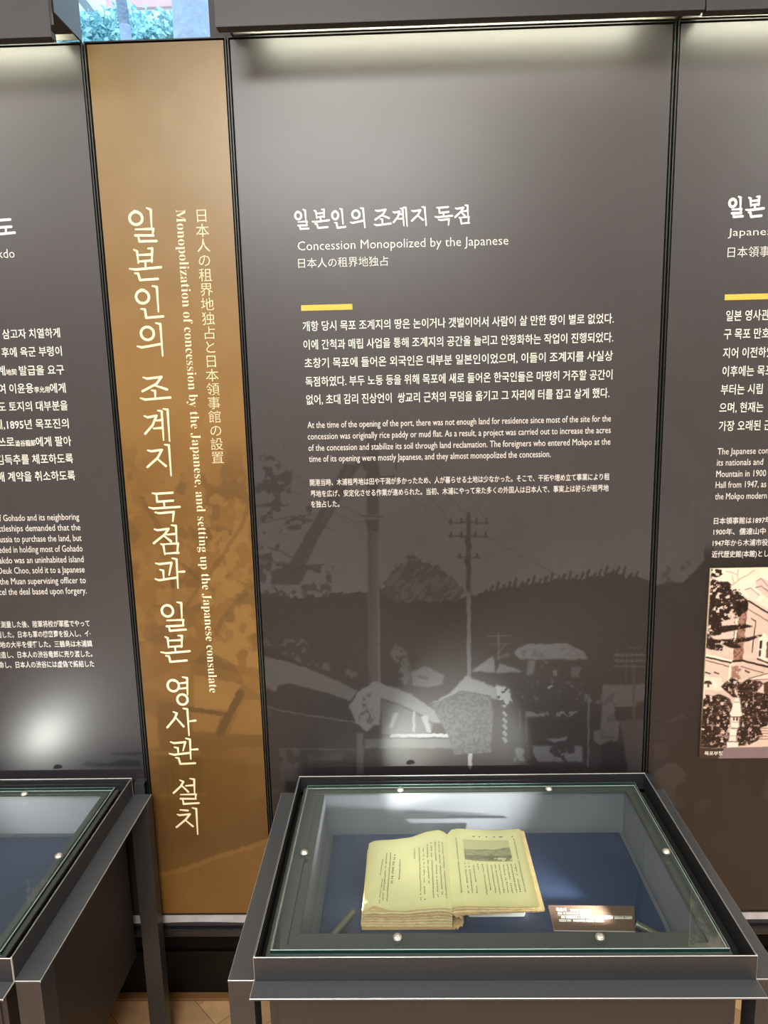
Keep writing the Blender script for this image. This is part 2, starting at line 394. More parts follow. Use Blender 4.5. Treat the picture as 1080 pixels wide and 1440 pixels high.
def gl_box(g):
    xs, ys = [], []
    for s in GL[g]:
        if s[0] == 'o': xs += [s[1]-s[3]-12, s[1]+s[3]+12]; ys += [s[2]-s[3]-12, s[2]+s[3]+12]
        else:
            xs += [p[0] for p in s[1:]]; ys += [p[1] for p in s[1:]]
    return min(xs)-11, max(xs)+11, min(ys)-11, max(ys)+11
def brush(L, g, mp, w):
    """write glyph g; mp maps glyph drawing coordinates to (x, z); w = stroke width in metres"""
    for s in GL[g]:
        if s[0] == 'o':
            cx, cz = mp(s[1], s[2]); ex, _ = mp(s[1]+s[3], s[2]); _, ez = mp(s[1], s[2]+s[3])
            L.ring(cx, cz, abs(ex-cx), abs(ez-cz), w*1.08)
        else:
            pts = [mp(*p) for p in s[1:]]; n = len(pts); ws = [w]*n
            (xa, ya), (xb, yb) = s[-2], s[-1]
            if n >= 3: ws[0] = w*.62
            if abs(yb-ya) > abs(xb-xa)*1.3: ws[-1] = w*.62
            elif n == 2 and xb > xa: ws[0] = w*.7; ws[-1] = w*1.05
            L.stroke(pts, ws)
def serif(t):
    return ''.join(chr(0x1D400+ord(c)-65) if 'A' <= c <= 'Z' else chr(0x1D41A+ord(c)-97) if 'a' <= c <= 'z' else c for c in t)

# ================================================================== THE ROOM
Z_TOP, Z_BOT, FZ = 2.163, 0.217, -0.14
WY = .149
bm = bmesh.new()
box(bm, -3.4, 3.4, .016, .06, .150, 2.168)
box(bm, -3.4, -.70, .016, .06, 2.168, 2.60)
box(bm, -.366, 3.4, .016, .06, 2.168, 2.60)
struct('wall_partition', bm, MT['wall_dark'])
bm = bmesh.new()
box(bm, -3.4, 3.4, WY, WY+.12, FZ, 1.95); box(bm, -3.4, -1.15, WY, WY+.12, 1.95, 3.0)
box(bm, -.18, 3.4, WY, WY+.12, 1.95, 3.0); box(bm, -1.15, -.18, WY, WY+.12, 2.85, 3.0)
struct('wall_front', bm, MT['wall_brown'])
bm = bmesh.new(); box(bm, -3.5, 3.5, -4.3, -4.2, FZ, 3.0); struct('wall_back', bm, MT['wall_light'])
bm = bmesh.new(); box(bm, -3.5, -3.4, -4.2, WY+.12, FZ, 3.0); struct('wall_left', bm, MT['wall_light'])
bm = bmesh.new(); box(bm, 3.4, 3.5, -4.2, WY+.12, FZ, 3.0); struct('wall_right', bm, MT['wall_light'])
bm = bmesh.new(); box(bm, -3.5, 3.5, -4.3, WY+.12, 3.0, 3.1); struct('ceiling', bm, MT['ceiling'])
# herringbone floor
def build_floor():
    verts, faces, cols = [], [], []
    def quad(p, c, z):
        b = len(verts)
        for x, y in p: verts.append((x, y, z)); cols.append(c)
        faces.append(tuple(range(b, b+len(p))))
    quad([(-3.4, -4.2), (3.4, -4.2), (3.4, WY), (-3.4, WY)], (.05, .026, .012), FZ-.002)
    w, l = .09, .36; rnd = random.Random(3); c45 = math.cos(math.pi/4)
    def plank(x0, y0, x1, y1):
        g = .0006; P = []
        for x, y in [(x0+g, y0+g), (x1-g, y0+g), (x1-g, y1-g), (x0+g, y1-g)]:
            P.append((x*c45-y*c45, x*c45+y*c45-2.0))
        Q = []
        for (xa, ya), (xb, yb) in zip(P, P[1:]+P[:1]):
            m = WY-.037
            if ya <= m: Q.append((xa, ya))
            if (ya <= m) != (yb <= m): Q.append((xa+(xb-xa)*(m-ya)/(yb-ya), m))
        if len(Q) >= 3 and all(-3.3 < x < 3.3 and -4.1 < y for x, y in P):
            P = Q
            k = .8+.4*rnd.random(); quad(P, (.80*k, .49*k, .25*k), FZ)
    for i in range(-40, 41):
        for j in range(-14, 15):
            ox, oy = i*w+j*l, i*w-j*l
            plank(ox, oy, ox+l, oy+w)
            plank(ox+l, oy-l+w, ox+l+w, oy+w)
    me = mesh_from(verts, faces)
    at = me.color_attributes.new('paint', 'FLOAT_COLOR', 'POINT')
    for i, c in enumerate(cols): at.data[i].color = (*c, 1)
    o = link('floor', me, MT['plank']); o['kind'] = 'structure'
    nt = MT['plank'].node_tree; tc = nt.nodes.new('ShaderNodeTexCoord')
    n = nt.nodes.new('ShaderNodeTexNoise'); n.inputs['Scale'].default_value = 22; n.inputs['Detail'].default_value = 6
    nt.links.new(tc.outputs['Object'], n.inputs['Vector'])
    r = nt.nodes.new('ShaderNodeMapRange'); r.inputs['To Min'].default_value = .7; r.inputs['To Max'].default_value = 1.3
    nt.links.new(n.outputs[0], r.inputs['Value'])
    a = [x for x in nt.nodes if x.type == 'ATTRIBUTE'][0]
    mx = nt.nodes.new('ShaderNodeMix'); mx.data_type = 'RGBA'; mx.blend_type = 'MULTIPLY'; mx.inputs[0].default_value = 1
    nt.links.new(a.outputs['Color'], mx.inputs[6]); nt.links.new(r.outputs[0], mx.inputs[7])
    nt.links.new(mx.outputs[2], nt.nodes['Principled BSDF'].inputs['Base Color'])
build_floor()
bm = bmesh.new(); box(bm, -3.4, 3.4, WY-.014, WY, FZ, FZ+.13, .002); struct('baseboard_front', bm, MT['skirting'])
bm = bmesh.new(); box(bm, -3.4, 3.4, -.002, .016, .150, .172, .005); struct('trim_1', bm, MT['skirting_top'])
# bare strip under the panels with a ragged lower edge
bm = bmesh.new()
N = 260; top, bot = [], []
for i in range(N+1):
    x = -3.4+6.8*i/N
    d = .0035*(math.sin(x*9.1)+.6*math.sin(x*23+1))*.5
    top.append(bm.verts.new((x, .004, .2118))); bot.append(bm.verts.new((x, .004, .1865+d)))
tb = [bm.verts.new((v.co.x, .016, v.co.z)) for v in top]; bb = [bm.verts.new((v.co.x, .016, v.co.z)) for v in bot]
for i in range(N):
    bm.faces.new((bot[i], bot[i+1], top[i+1], top[i])); bm.faces.new((top[i], top[i+1], tb[i+1], tb[i])); bm.faces.new((bb[i], bb[i+1], bot[i+1], bot[i]))
struct('trim_2', bm, MT['plaster'])
bm = bmesh.new(); box(bm, -3.4, 3.4, WY-.036, WY-.014, FZ, FZ+.006, .001); struct('trim_3', bm, MT['floor_edge'])
# window above the title panel
bm = bmesh.new()
ya, yb = WY+.02, WY+.07
box(bm, -1.15, -1.10, ya, yb, 1.95, 2.85); box(bm, -.23, -.18, ya, yb, 1.95, 2.85)
box(bm, -1.10, -.23, ya, yb, 1.95, 2.0); box(bm, -1.10, -.23, ya, yb, 2.80, 2.85)
w1 = struct('window_1', bm, MT['sash'])
bm = bmesh.new(); box(bm, -1.10, -.23, WY+.04, WY+.044, 2.0, 2.80); obj('window_pane', bm, MT['window_glass'], w1)

# ================================================================== INFORMATION PANELS
GAIN = 0.54
DARK = (91, 84, 82)
def panel_frame(x0, x1, parent):
    """thin metal edging round a board, standing off it by a dark shadow gap"""
    gap, w = .0029, .0027
    fr = [('side', x0-gap-w, x0-gap, Z_BOT-.004, Z_TOP+gap+w), ('side', x1+gap, x1+gap+w, Z_BOT-.004, Z_TOP+gap+w), ('top', x0-gap, x1+gap, Z_TOP+gap, Z_TOP+gap+w), ('bottom', x0-gap, x1+gap, Z_BOT-.004, Z_BOT-.0005)]
    for n, a, b, c, d in fr:
        bm = bmesh.new(); box(bm, a, b, -.002, .016, c, d, .0006)
        obj('frame_bar', bm, MT['frame'], parent)
    bm = bmesh.new(); box(bm, x0-gap, x1+gap, .0115, .0155, Z_BOT, Z_TOP+gap); obj('backing', bm, MT['black_gap'], parent)

def paint_main(u, v, X, Z):
    p = Paint(u, v, DARK, .9, 3)
    n = fbm(u, v, 60, 5); p.c += (n[:, None]-.5)*5
    hill = (57, 51, 49)
    # wires
    for a in ([(505, 648), (560, 690), (634, 733)], [(545, 640), (600, 690), (634, 735)], [(575, 640), (655, 722)], [(600, 640), (660, 700), (684, 733)], [(685, 755), (730, 780), (790, 812)], [(380, 640), (440, 690), (515, 728)], [(410, 690), (500, 735), (515, 732)]):
        p.line(a, 1.6, (74, 68, 66), .7)
    # wooded hill
    edge = [(340, 836), (380, 834), (400, 840), (438, 838), (470, 836), (495, 831), (512, 834), (535, 826), (560, 842), (600, 846), (637, 845), (663, 838), (690, 831), (716, 825), (740, 821), (780, 816), (812, 813), (835, 810), (855, 806), (868, 804), (880, 811), (905, 812), (930, 820)]
    q = Paint(u, v, DARK, 3.2, 23)
    m = inside(q.u, q.v, edge+[(930, 1110), (340, 1110)]); p.put(m, hill)
    for k in range(26):
        x = 680+k*8.5; y = np.interp(x, [e[0] for e in edge], [e[1] for e in edge])
        p.line([(x, y+4), (x+4, y-4-3*(k % 3))], 4, hill, .9)
    knoll = [(533, 834), (545, 812), (557, 795), (572, 788), (583, 785), (600, 790), (616, 797), (628, 807), (640, 814), (652, 832), (640, 846), (560, 846)]
    m = inside(q.u, q.v, knoll); t = fbm(u, v*1.6+u*1.2, 9, 41); p.put(m, (66, 60, 58)); p.put(m & (t > .52), (82, 75, 73), .8)
    p.line([(574, 783), (582, 784)], 5, (62, 56, 54))
    # leaning trunk, leaves at left
    p.poly([(484, 652), (506, 652), (452, 750), (416, 822), (388, 822), (408, 790), (440, 735)], (66, 60, 58), .95)
    p.line([(455, 735), (470, 700), (492, 660)], 5, (76, 70, 68), .7)
    for (a, b, c, d, sd, th) in ((350, 655, 412, 712, 51, .54), (350, 705, 440, 745, 52, .60), (350, 745, 395, 790, 53, .55), (480, 645, 560, 672, 54, .58), (355, 790, 470, 840, 55, .5), (560, 720, 590, 740, 57, .66), (365, 620, 400, 660, 58, .64)):
        p.blot([(a, b), (c, b+4), (c-6, d), (a, d)], (63, 57, 55), 14, th, sd, .9)
    p.line([(372, 735), (410, 726), (440, 732), (466, 745)], 2, (66, 60, 58), .8); p.line([(376, 770), (395, 775), (410, 785)], 2, (66, 60, 58), .8)
    # near pole
    p.poly([(515, 600), (532, 600), (534, 862), (535, 965), (519, 965), (517, 862)], (73, 67, 65), .92)
    p.poly([(515, 640), (532, 640), (532, 722), (516, 722)], (64, 58, 56), .8)
    p.poly([(515, 731), (532, 731), (531, 746), (517, 746)], (58, 53, 51), .8)
    p.line([(515, 727), (533, 727)], 4, (92, 86, 83)); p.line([(508, 726), (540, 727)], 2, (62, 56, 54))
    p.line([(531, 748), (533, 960)], 3, (84, 78, 76)); p.line([(520, 748), (522, 960)], 2, (66, 60, 58))
    # far pole with cross-arms
    p.line([(659, 722), (659, 835)], 6.5, (64, 58, 56)); p.line([(659, 835), (660, 980)], 5.5, (92, 87, 85)); p.line([(661, 980), (661, 1078)], 5.5, (128, 123, 122))
    for y, a, b in ((735, 632, 687), (754, 632, 686), (784, 644, 674)):
        p.line([(a, y), (b, y)], 2.2, (66, 60, 58))
        for x in (a+2, a+17, b-17, b-3): p.line([(x, y-5), (x, y+1)], 3, (60, 54, 52))
    p.line([(657, 757), (659, 768)], 8, (58, 53, 51)); p.line([(657, 788), (659, 800)], 8, (58, 53, 51))
    # town
    A = lambda *pts: crop(360, 860, 3.857, pts)
    B = lambda *pts: crop(640, 860, 3.857, pts)
    p.blot(A((40, 140), (260, 150), (300, 190), (420, 220), (540, 260), (560, 350), (480, 370), (440, 330), (300, 300), (120, 220), (50, 200)), (82, 76, 73), 11, .56, 61, .8)
    p.poly(A((40, 205), (150, 250), (310, 310), (250, 300), (90, 255), (40, 240)), (50, 44, 43))
    p.poly(A((40, 240), (150, 265), (300, 315), (420, 365), (550, 430), (510, 485), (380, 440), (180, 388), (135, 400), (110, 435), (40, 405)), (88, 82, 79))
    p.poly(A((120, 402), (180, 392), (400, 450), (520, 490), (545, 602), (400, 578), (200, 552), (60, 520), (60, 430), (112, 436)), (54, 49, 48))
    p.line(A((60, 518), (190, 548), (420, 582), (570, 606)), 1.8, (84, 78, 76)); p.line(A((60, 560), (110, 566)), 1.8, (72, 66, 64))
    p.blot(A((725, 225), (765, 165), (820, 225), (836, 300), (836, 400), (790, 400), (770, 300), (740, 245)), (84, 79, 77), 10, .42, 63, .8)
    p.poly(A((838, 330), (920, 293), (975, 322), (1022, 345), (1012, 395), (940, 410), (850, 405)), (90, 85, 83), .85)
    p.line(A((880, 352), (930, 362)), 3, (66, 61, 60))
    hb = (102, 97, 95)
    p.poly(A((505, 515), (550, 440), (640, 378), (690, 395), (770, 418), (850, 455), (960, 530), (1075, 580), (1070, 605), (960, 605), (900, 560), (790, 505), (680, 470), (672, 612), (636, 620), (600, 652), (545, 605)), hb)
    p.poly(A((680, 478), (790, 512), (880, 560), (960, 610), (950, 660), (680, 662)), (84, 80, 78))
    for pts in (((745, 550), (775, 545), (740, 635), (722, 632)), ((850, 540), (866, 540), (862, 655), (850, 650)), ((895, 570), (930, 560), (950, 655), (930, 655), (915, 620))):
        p.poly(A(*pts), (120, 116, 113))
    p.blot(A((560, 470), (620, 440), (640, 610), (560, 600)), (78, 73, 71), 8, .55, 65)
    p.line(A((735, 672), (1090, 672)), 5, (132, 128, 124))
    p.poly(A((590, 690), (1090, 690), (1090, 740), (590, 740)), (92, 88, 86), .8)
    p.poly(A((545, 660), (582, 660), (582, 880), (548, 880)), (84, 79, 77), .9)
    p.line(A((120, 745), (545, 750)), 1.8, (80, 75, 73))
    p.blot(A((125, 745), (220, 735), (240, 760), (215, 925), (135, 925)), (76, 70, 68), 12, .42, 67, .8)
    p.blot(A((270, 740), (320, 740), (310, 800), (480, 760), (470, 810), (350, 810), (290, 830)), (70, 65, 64), 8, .45, 69, .8)
    # roofs in the middle
    p.poly([(600, 992), (632, 975), (655, 950), (672, 957), (697, 967), (699, 984), (668, 974), (650, 972), (620, 985)], (104, 100, 98))
    m = inside(p.u, p.v, [(606, 992), (650, 970), (690, 978), (694, 1004), (690, 1058), (640, 1062), (628, 1030)]); t = vnoise(u, v, 2.2, 71)
    p.put(m, (72, 68, 67)); p.put(m & (t > .5), (88, 84, 82), .7)
    p.blot(B((215, 400), (290, 410), (312, 490), (265, 520), (230, 480)), (122, 118, 115), 7, .42, 73)
    p.poly(B((90, 322), (140, 285), (205, 240), (216, 300), (218, 332)), (98, 93, 91)); p.poly(B((240, 282), (300, 300), (372, 328), (222, 332)), (92, 87, 85)); p.poly(B((215, 250), (295, 220), (290, 245), (220, 260)), (72, 67, 65))
    p.line(B((235, 118), (235, 262)), 2.6, (80, 75, 73)); p.line(B((175, 133), (302, 133)), 1.4, (84, 79, 77)); p.line(B((190, 173), (300, 176)), 1.4, (80, 75, 73)); p.line(B((235, 225), (275, 175)), 1.4, (80, 75, 73))
    p.poly(B((320, 220), (345, 195), (400, 172), (430, 176), (610, 172), (645, 190), (700, 220), (720, 258), (360, 260), (330, 240)), (94, 89, 87))
    p.blot(B((350, 205), (640, 190), (690, 250), (370, 255)), (80, 75, 73), 8, .56, 75, .8)
    p.blot(B((400, 265), (440, 265), (420, 345), (385, 345)), (82, 77, 75), 6, .4, 77); p.blot(B((470, 270), (560, 270), (555, 350), (470, 320)), (84, 79, 77), 9, .46, 78); p.blot(B((630, 300), (690, 300), (670, 360), (630, 350)), (78, 73, 71), 9, .44, 79)
    p.blot(B((340, 370), (690, 370), (690, 480), (340, 480)), (76, 71, 70), 7, .66, 80); p.line(B((505, 415), (522, 402)), 3, (104, 100, 98))
    p.blot(B((380, 540), (660, 540), (660, 570), (380, 570)), (96, 92, 91), 6, .5, 81, .9)
    for y in (548, 585, 620, 655, 690): p.line(B((265, y), (276, y+14)), 4.5, (118, 114, 112), .8)
    p.line(B((385, 540), (385, 700)), 1.6, (84, 80, 79)); p.line(B((350, 540), (350, 640)), 1.4, (80, 76, 75))
    p.poly(B((490, 690), (560, 690), (612, 672), (600, 698), (540, 712)), (100, 96, 95)); p.poly(B((500, 712), (600, 700), (640, 725), (480, 728)), (52, 47, 48))
    p.blot(B((330, 730), (690, 728), (690, 815), (320, 815)), (104, 100, 101), 12, .45, 83, .9)
    p.line(B((725, 455), (722, 840)), 2.4, (88, 83, 82)); p.blot(B((700, 440), (790, 450), (790, 500), (700, 490)), (84, 79, 78), 6, .5, 85)
    p.poly(B((800, 395), (960, 398), (1060, 388), (1060, 480), (985, 490), (985, 515), (880, 520), (860, 560), (895, 600), (880, 700), (800, 730), (750, 700), (750, 650), (790, 640)), (86, 80, 79))
    p.blot(B((800, 420), (900, 440), (880, 690), (790, 690)), (70, 64, 63), 10, .58, 87, .8)
    p.poly(B((865, 520), (1060, 512), (1060, 580), (870, 590)), (54, 48, 48)); p.poly(B((895, 590), (1060, 585), (1060, 880), (940, 880)), (74, 68, 67), .9)
    p.poly(B((795, 722), (850, 700), (912, 722), (935, 880), (790, 880)), (48, 43, 44))
    p.line(B((970, 290), (968, 840)), 3, (72, 66, 65))
    for y in (238, 268, 298): p.line(B((862, y), (1040, y)), 1.5, (88, 82, 80)); 
    for x in range(880, 1040, 26): p.line(B((x, 230), (x, 240)), 2.2, (88, 82, 80), .8); p.line(B((x, 260), (x, 270)), 2.2, (88, 82, 80), .8)
    p.line(B((945, 195), (1010, 195)), 1.5, (80, 74, 72)); p.line(B((925, 380), (930, 250)), 1.5, (76, 70, 69))
    # darkness below the cut-off of the reflected glow, painted into the print
    m = (v > 1078); t = np.clip((v-1078)/40, 0, 1); p.put(m, (46, 42, 42), t*.8)
    p.grain(5); return p.colors(GAIN, (.965, 1.0, 1.05))

def information_panel(name, label, x0, x1, dx, zs, painter):
    t = thing(name, label, 'information panel', ((x0+x1)/2, 0, Z_BOT))
    off = Vector((-(x0+x1)/2, 0, -Z_BOT))
    xs = np.linspace(x0, x1, int(round((x1-x0)/dx))+1)
    painted_board('board', xs, zs, 0.0, .0115, painter, MT['print'], MT['black_gap'], t)
    panel_frame(x0, x1, t)
    return t
def settle(t):
    """child meshes were built in room coordinates: hold them there under the moved Empty"""
    mi = Matrix.Translation(t.location).inverted()
    for c in t.children: c.matrix_parent_inverse = mi

H_KR, H_EN, H_JP = 0.0, 0.0, 0.0
XM0, XM1 = -.3235, .5440
main = information_panel('information_panel', 'wide dark information panel about the concession monopolized by the Japanese, behind the book case', XM0, XM1, .002,
                         zlist([(Z_BOT, .52, .01), (.52, 1.43, .002), (1.43, Z_TOP, .03)]), paint_main)
def heading_row(L, glyphs, cells, w):
    """cells: (u0, u1, v_top, v_bottom) photo measurements of each brush syllable"""
    for g, (u0, u1, va, vb) in zip(glyphs, cells):
        gx0, gx1, gy0, gy1 = gl_box(g)
        a, b = wall(u0, (va+vb)/2)[0], wall(u1, (va+vb)/2)[0]; zt, zb = wall((u0+u1)/2, va)[1], wall((u0+u1)/2, vb)[1]
        brush(L, g, lambda x, y: (a+(x-gx0)/(gx1-gx0)*(b-a), zt+(y-gy0)/(gy1-gy0)*(zb-zt)), w)
L = Lettering()
cells = [(45, 112, 62, 157), (125, 208, 62, 152), (215, 282, 58, 152), (300, 372, 55, 152), (410, 492, 62, 140), (497, 567, 52, 145), (583, 655, 50, 142), (690, 775, 50, 140), (783, 852, 42, 135)]
cells = [(400+a/3.273, 400+b/3.273, 275+c/3.273, 275+d/3.273) for a, b, c, d in cells]
heading_row(L, ['일', '본', '인', '의', '조', '계', '지', '독', '점'], cells, .0038)
L.build('heading', MT['white'], main)
L = Lettering(); L.pixline('Concession Monopolized by the Japanese', 419, 352.3, 714.7, 344.5, 13.0, 'C', -.011)
L.pixline('日本人の租界地独占', 419.8, 376.6, 546.2, 374.6, 13.4, '国', -.010); L.build('subtitle', MT['white'], main)
def yellow_bar(u, v0, v1, parent):
    x0, zt = wall(u, v0); zb = wall(u, v1)[1]
    bm = bmesh.new(); box(bm, x0, x0+.1075, -.0007, -.0001, zb, zt); obj('rule_bar', bm, MT['yellow'], parent)
yellow_bar(423.4, 429.3, 437.2, main)
BOLD = .004
KR = ['개항 당시 목포 조계지의 땅은 논이거나 갯벌이어서 사람이 살 만한 땅이 별로 없었다.',
      '이에 간척과 매립 사업을 통해 조계지의 공간을 늘리고 안정화하는 작업이 진행되었다.',
      '초창기 목포에 들어온 외국인은 대부분 일본인이었으며, 이들이 조계지를 사실상',
      '독점하였다. 부두 노동 등을 위해 목포에 새로 들어온 한국인들은 마땅히 거주할 공간이',
      '없어, 초대 감리 진상언이  쌍교리 근처의 무덤을 옮기고 그 자리에 터를 잡고 살게 했다.']
KP = [(426.0, 466.0, 862.9, 454.6), (427.0, 492.2, 862.2, 481.0), (428.6, 517.9, 861.5, 507.0), (430.0, 544.0, 860.8, 533.4), (431.0, 569.6, 856.7, 559.0)]
L = Lettering(); sxs = []
for t_, q in zip(KR, KP): sxs.append(L.pixline(t_, *q, 13.4, '목', BOLD))
KR_SX = sum(sxs[:2]+sxs[3:])/4
L.build('korean_text', MT['white'], main)
EN = ['At the time of the opening of the port, there was not enough land for residence since most of the site for the',
      'concession was originally rice paddy or mud flat. As a result, a project was carried out to increase the acres',
      'of the concession and stabilize its soil through land reclamation. The foreigners who entered Mokpo at the',
      'time of its opening were mostly Japanese, and they almost monopolized the concession.']
EP = [(432.6, 602.3, 858.9, 592.4), (432.9, 618.2, 858.6, 608.8), (433.8, 634.0, 858.2, 625.3), (434.7, 649.2, 774.3, 643.0)]
L = Lettering()
for t_, q in zip(EN, EP): EN_SX = L.pixline(t_, *q, 8.9, 'H', .001)
L.build('english_text', MT['white_soft'], main)
JP = ['開港当時、木浦租界地は田や干潟が多かったため、人が暮らせる土地は少なかった。そこで、干拓や埋め立て事業により租',
      '界地を広げ、安定化させる作業が進められた。当初、木浦にやって来た多くの外国人は日本人で、事実上は彼らが租界地', 'を独占した。']
JPP = [(436.0, 683.0, 856.7, 675.2), (437.0, 698.4, 855.6, 691.4), (437.6, 713.6, 477.4, 713.0)]
L = Lettering()
for t_, q in zip(JP, JPP): JP_SX = L.pixline(t_, *q, 8.9, '国', .008)
L.build('japanese_text', MT['white_soft'], main)
settle(main)

# ---------------------------------------------------------------- title panel
def paint_title(u, v, X, Z):
    p = Paint(u, v, (178, 132, 84), 1.2, 13)
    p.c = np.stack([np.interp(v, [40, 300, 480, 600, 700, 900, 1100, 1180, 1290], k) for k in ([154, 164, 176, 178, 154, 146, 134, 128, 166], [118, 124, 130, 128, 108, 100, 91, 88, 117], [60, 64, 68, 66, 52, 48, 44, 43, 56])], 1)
    lt, dk = (170, 122, 64), (108, 76, 41)
    n = fbm(u, v, 40, 101); p.c += (n[:, None]-.5)*14
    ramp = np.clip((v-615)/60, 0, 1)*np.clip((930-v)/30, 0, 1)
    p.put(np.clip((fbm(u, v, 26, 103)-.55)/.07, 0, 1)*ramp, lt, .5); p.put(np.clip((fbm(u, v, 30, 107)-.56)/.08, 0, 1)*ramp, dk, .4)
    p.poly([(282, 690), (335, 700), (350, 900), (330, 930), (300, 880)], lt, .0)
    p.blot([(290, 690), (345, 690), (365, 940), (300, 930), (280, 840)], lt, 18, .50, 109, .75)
    p.blot([(165, 680), (215, 690), (230, 730), (175, 740)], lt, 16, .46, 111, .6)
    p.line([(243, 815), (243, 865)], 5, dk, .7); p.line([(215, 852), (285, 850)], 1.6, dk, .6)
    p.poly([(218, 828), (280, 826), (282, 848), (262, 856), (222, 850)], lt, .55)
    for a in ([(372, 640), (340, 740), (300, 800), (240, 880)], [(200, 700), (250, 790), (300, 830)], [(380, 800), (320, 860), (280, 930)]): p.line(a, 6, dk, .35)
    # eaves and beams of the street
    p.poly([(268, 930), (300, 918), (330, 935), (345, 965), (380, 985), (380, 1000), (330, 985), (268, 955)], dk, .5)
    p.poly([(200, 962), (248, 985), (272, 1000), (330, 1005), (345, 985), (380, 1010), (380, 960), (270, 930)], lt, .25)
    p.poly([(272, 948), (338, 962), (322, 998), (274, 996)], lt, .7)
    p.poly([(270, 1002), (312, 1006), (302, 1030), (272, 1028)], lt, .55)
    p.line([(262, 996), (325, 1006)], 6, dk, .8); p.line([(338, 975), (310, 1030)], 11, dk, .9)
    p.poly([(343, 985), (372, 985), (372, 1035), (322, 1032)], lt, .45)
    p.poly([(222, 985), (262, 992), (270, 1036), (300, 1030), (372, 1034), (372, 1130), (355, 1125), (340, 1050), (285, 1060), (285, 1120), (222, 1122)], dk, .35)
    p.poly([(340, 1050), (372, 1050), (372, 1123), (355, 1123)], (142, 100, 50), .8)
    for k in range(5): p.poly([(220+k*8, 1074), (224+k*8, 1074), (226+k*8, 1120), (221+k*8, 1120)], (134, 96, 50), .55)
    p.poly([(216, 1056), (282, 1056), (282, 1062), (216, 1062)], lt, .3); p.poly([(216, 1118), (290, 1114), (290, 1118), (218, 1122)], lt, .3)
    p.poly([(248, 1065), (268, 1062), (268, 1090), (250, 1092)], (138, 98, 46), .5)
    p.poly([(202, 1000), (222, 1010), (224, 1050), (208, 1052)], lt, .4)
    # pale ground line
    p.poly([(215, 1232), (228, 1229), (300, 1205), (385, 1178), (385, 1300), (215, 1300)], (168, 116, 54), .65)
    p.line([(220, 1231), (262, 1222), (300, 1207), (385, 1180)], 6, (176, 126, 66), .7)
    return p.colors(.585, (.955, 1.0, 1.05))
XT0, XT1 = -.6095, -.3370
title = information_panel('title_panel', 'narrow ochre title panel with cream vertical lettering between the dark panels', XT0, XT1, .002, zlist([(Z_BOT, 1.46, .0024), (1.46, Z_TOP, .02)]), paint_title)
for ox, oy, sc_, gs in [(170, 280, 7.2, ['일', '본', '인', '의']), (180, 480, 7.2, ['조', '계', '지']), (190, 680, 7.2, ['독', '점', '과']), (0, 0, 0, ['일2', '본2']), (200, 880, 7.2, ['영', '사']), (220, 1020, 8.467, ['설', '치'])]:
    L = Lettering()
    for g in gs:
        if g == '일2': brush(L, g, lambda x, y: wall(190+x/7.2, 680+y/7.2), .0050)
        elif g == '본2': brush(L, g, lambda x, y: wall(200+x/7.2, 880+y/7.2), .0050)
        else: brush(L, g, lambda x, y: wall(ox+x/sc_, oy+y/sc_), .0050)
    if '영' in gs: brush(L, '관', lambda x, y: wall(220+x/8.467, 1020+y/8.467), .0050)
    L.build('title_word', MT['cream'], title)
L = Lettering()
a, b = wall(247.8, 295), wall(294.4, 974); 
L.down(serif('Monopolization of concession by the Japanese, and setting up the Japanese consulate'), (a[0]+b[0])/2, a[1], b[1], .0132, serif('x'), -.0115)
L.build('english_title', MT['cream'], title)
L = Lettering(); a, b = wall(283.4, 303.5), wall(306.2, 643.6)
for i, ch in enumerate('日本人の租界地独占と日本領事館の設置'):
    k = i/17; L.cell(ch, a[0]*(1-k)+b[0]*k, a[1]*(1-k)+b[1]*k, .0245, .0255, -.011)
L.build('japanese_title', MT['cream'], title)
settle(title)

# ---------------------------------------------------------------- left panel
def paint_left(u, v, X, Z):
    p = Paint(u, v, DARK, 1.0, 33)
    hz = np.interp(u, [-400, -200, -60, 0, 25, 48, 80, 110, 150, 200], [1030, 1000, 1040, 1056, 1049, 1054, 1040, 1046, 1036, 1034])
    t = np.clip((v-hz+6)/26, 0, 1); p.put(v > hz-6, (70, 64, 66), t*.75)
    h2 = np.interp(u, [-300, 0, 60, 120, 160, 200], [1050, 1062, 1056, 1058, 1058, 1056])
    p.put(v > h2, (62, 57, 59), np.clip((v-h2)/10, 0, 1)*.8)
    p.poly([(113, 1075), (122, 1071), (132, 1072), (152, 1074), (165, 1069), (182, 1068), (197, 1071), (197, 1077), (150, 1078), (120, 1077)], (33, 30, 33), .9)
    p.poly([(152, 1059), (205, 1057), (205, 1062), (160, 1062)], (42, 38, 41), .8)
    p.grain(5); return p.colors(GAIN, (.965, 1.0, 1.05))
XL1 = -.6235; XL0 = XL1-.8675
left = information_panel('information_panel', 'dark information panel at the left edge, about Gohado, misty islands at its foot', XL0, XL1, .004, zlist([(Z_BOT, .60, .02), (.60, .76, .002), (.76, Z_TOP, .05)]), paint_left)
L = Lettering()
brush(L, '도', lambda x, y: wall(x/9, 290+y/9), .0050)
L.build('heading', MT['white'], left)
L = Lettering(); L.pixline('kdo', -2, 363.2, 21, 362.2, 12.5, 'd', -.011); L.build('subtitle', MT['white'], left)
def segs(L, rows, ox, oy, s, hpx, ref, off):
    for r in rows:
        for (t_, a, b, y, k) in r:
            L.pixline(t_, ox+a/s, oy+y/s, ox+b/s, oy+(y-(b-a)*.022)/s, hpx*k, ref, off)
L = Lettering()
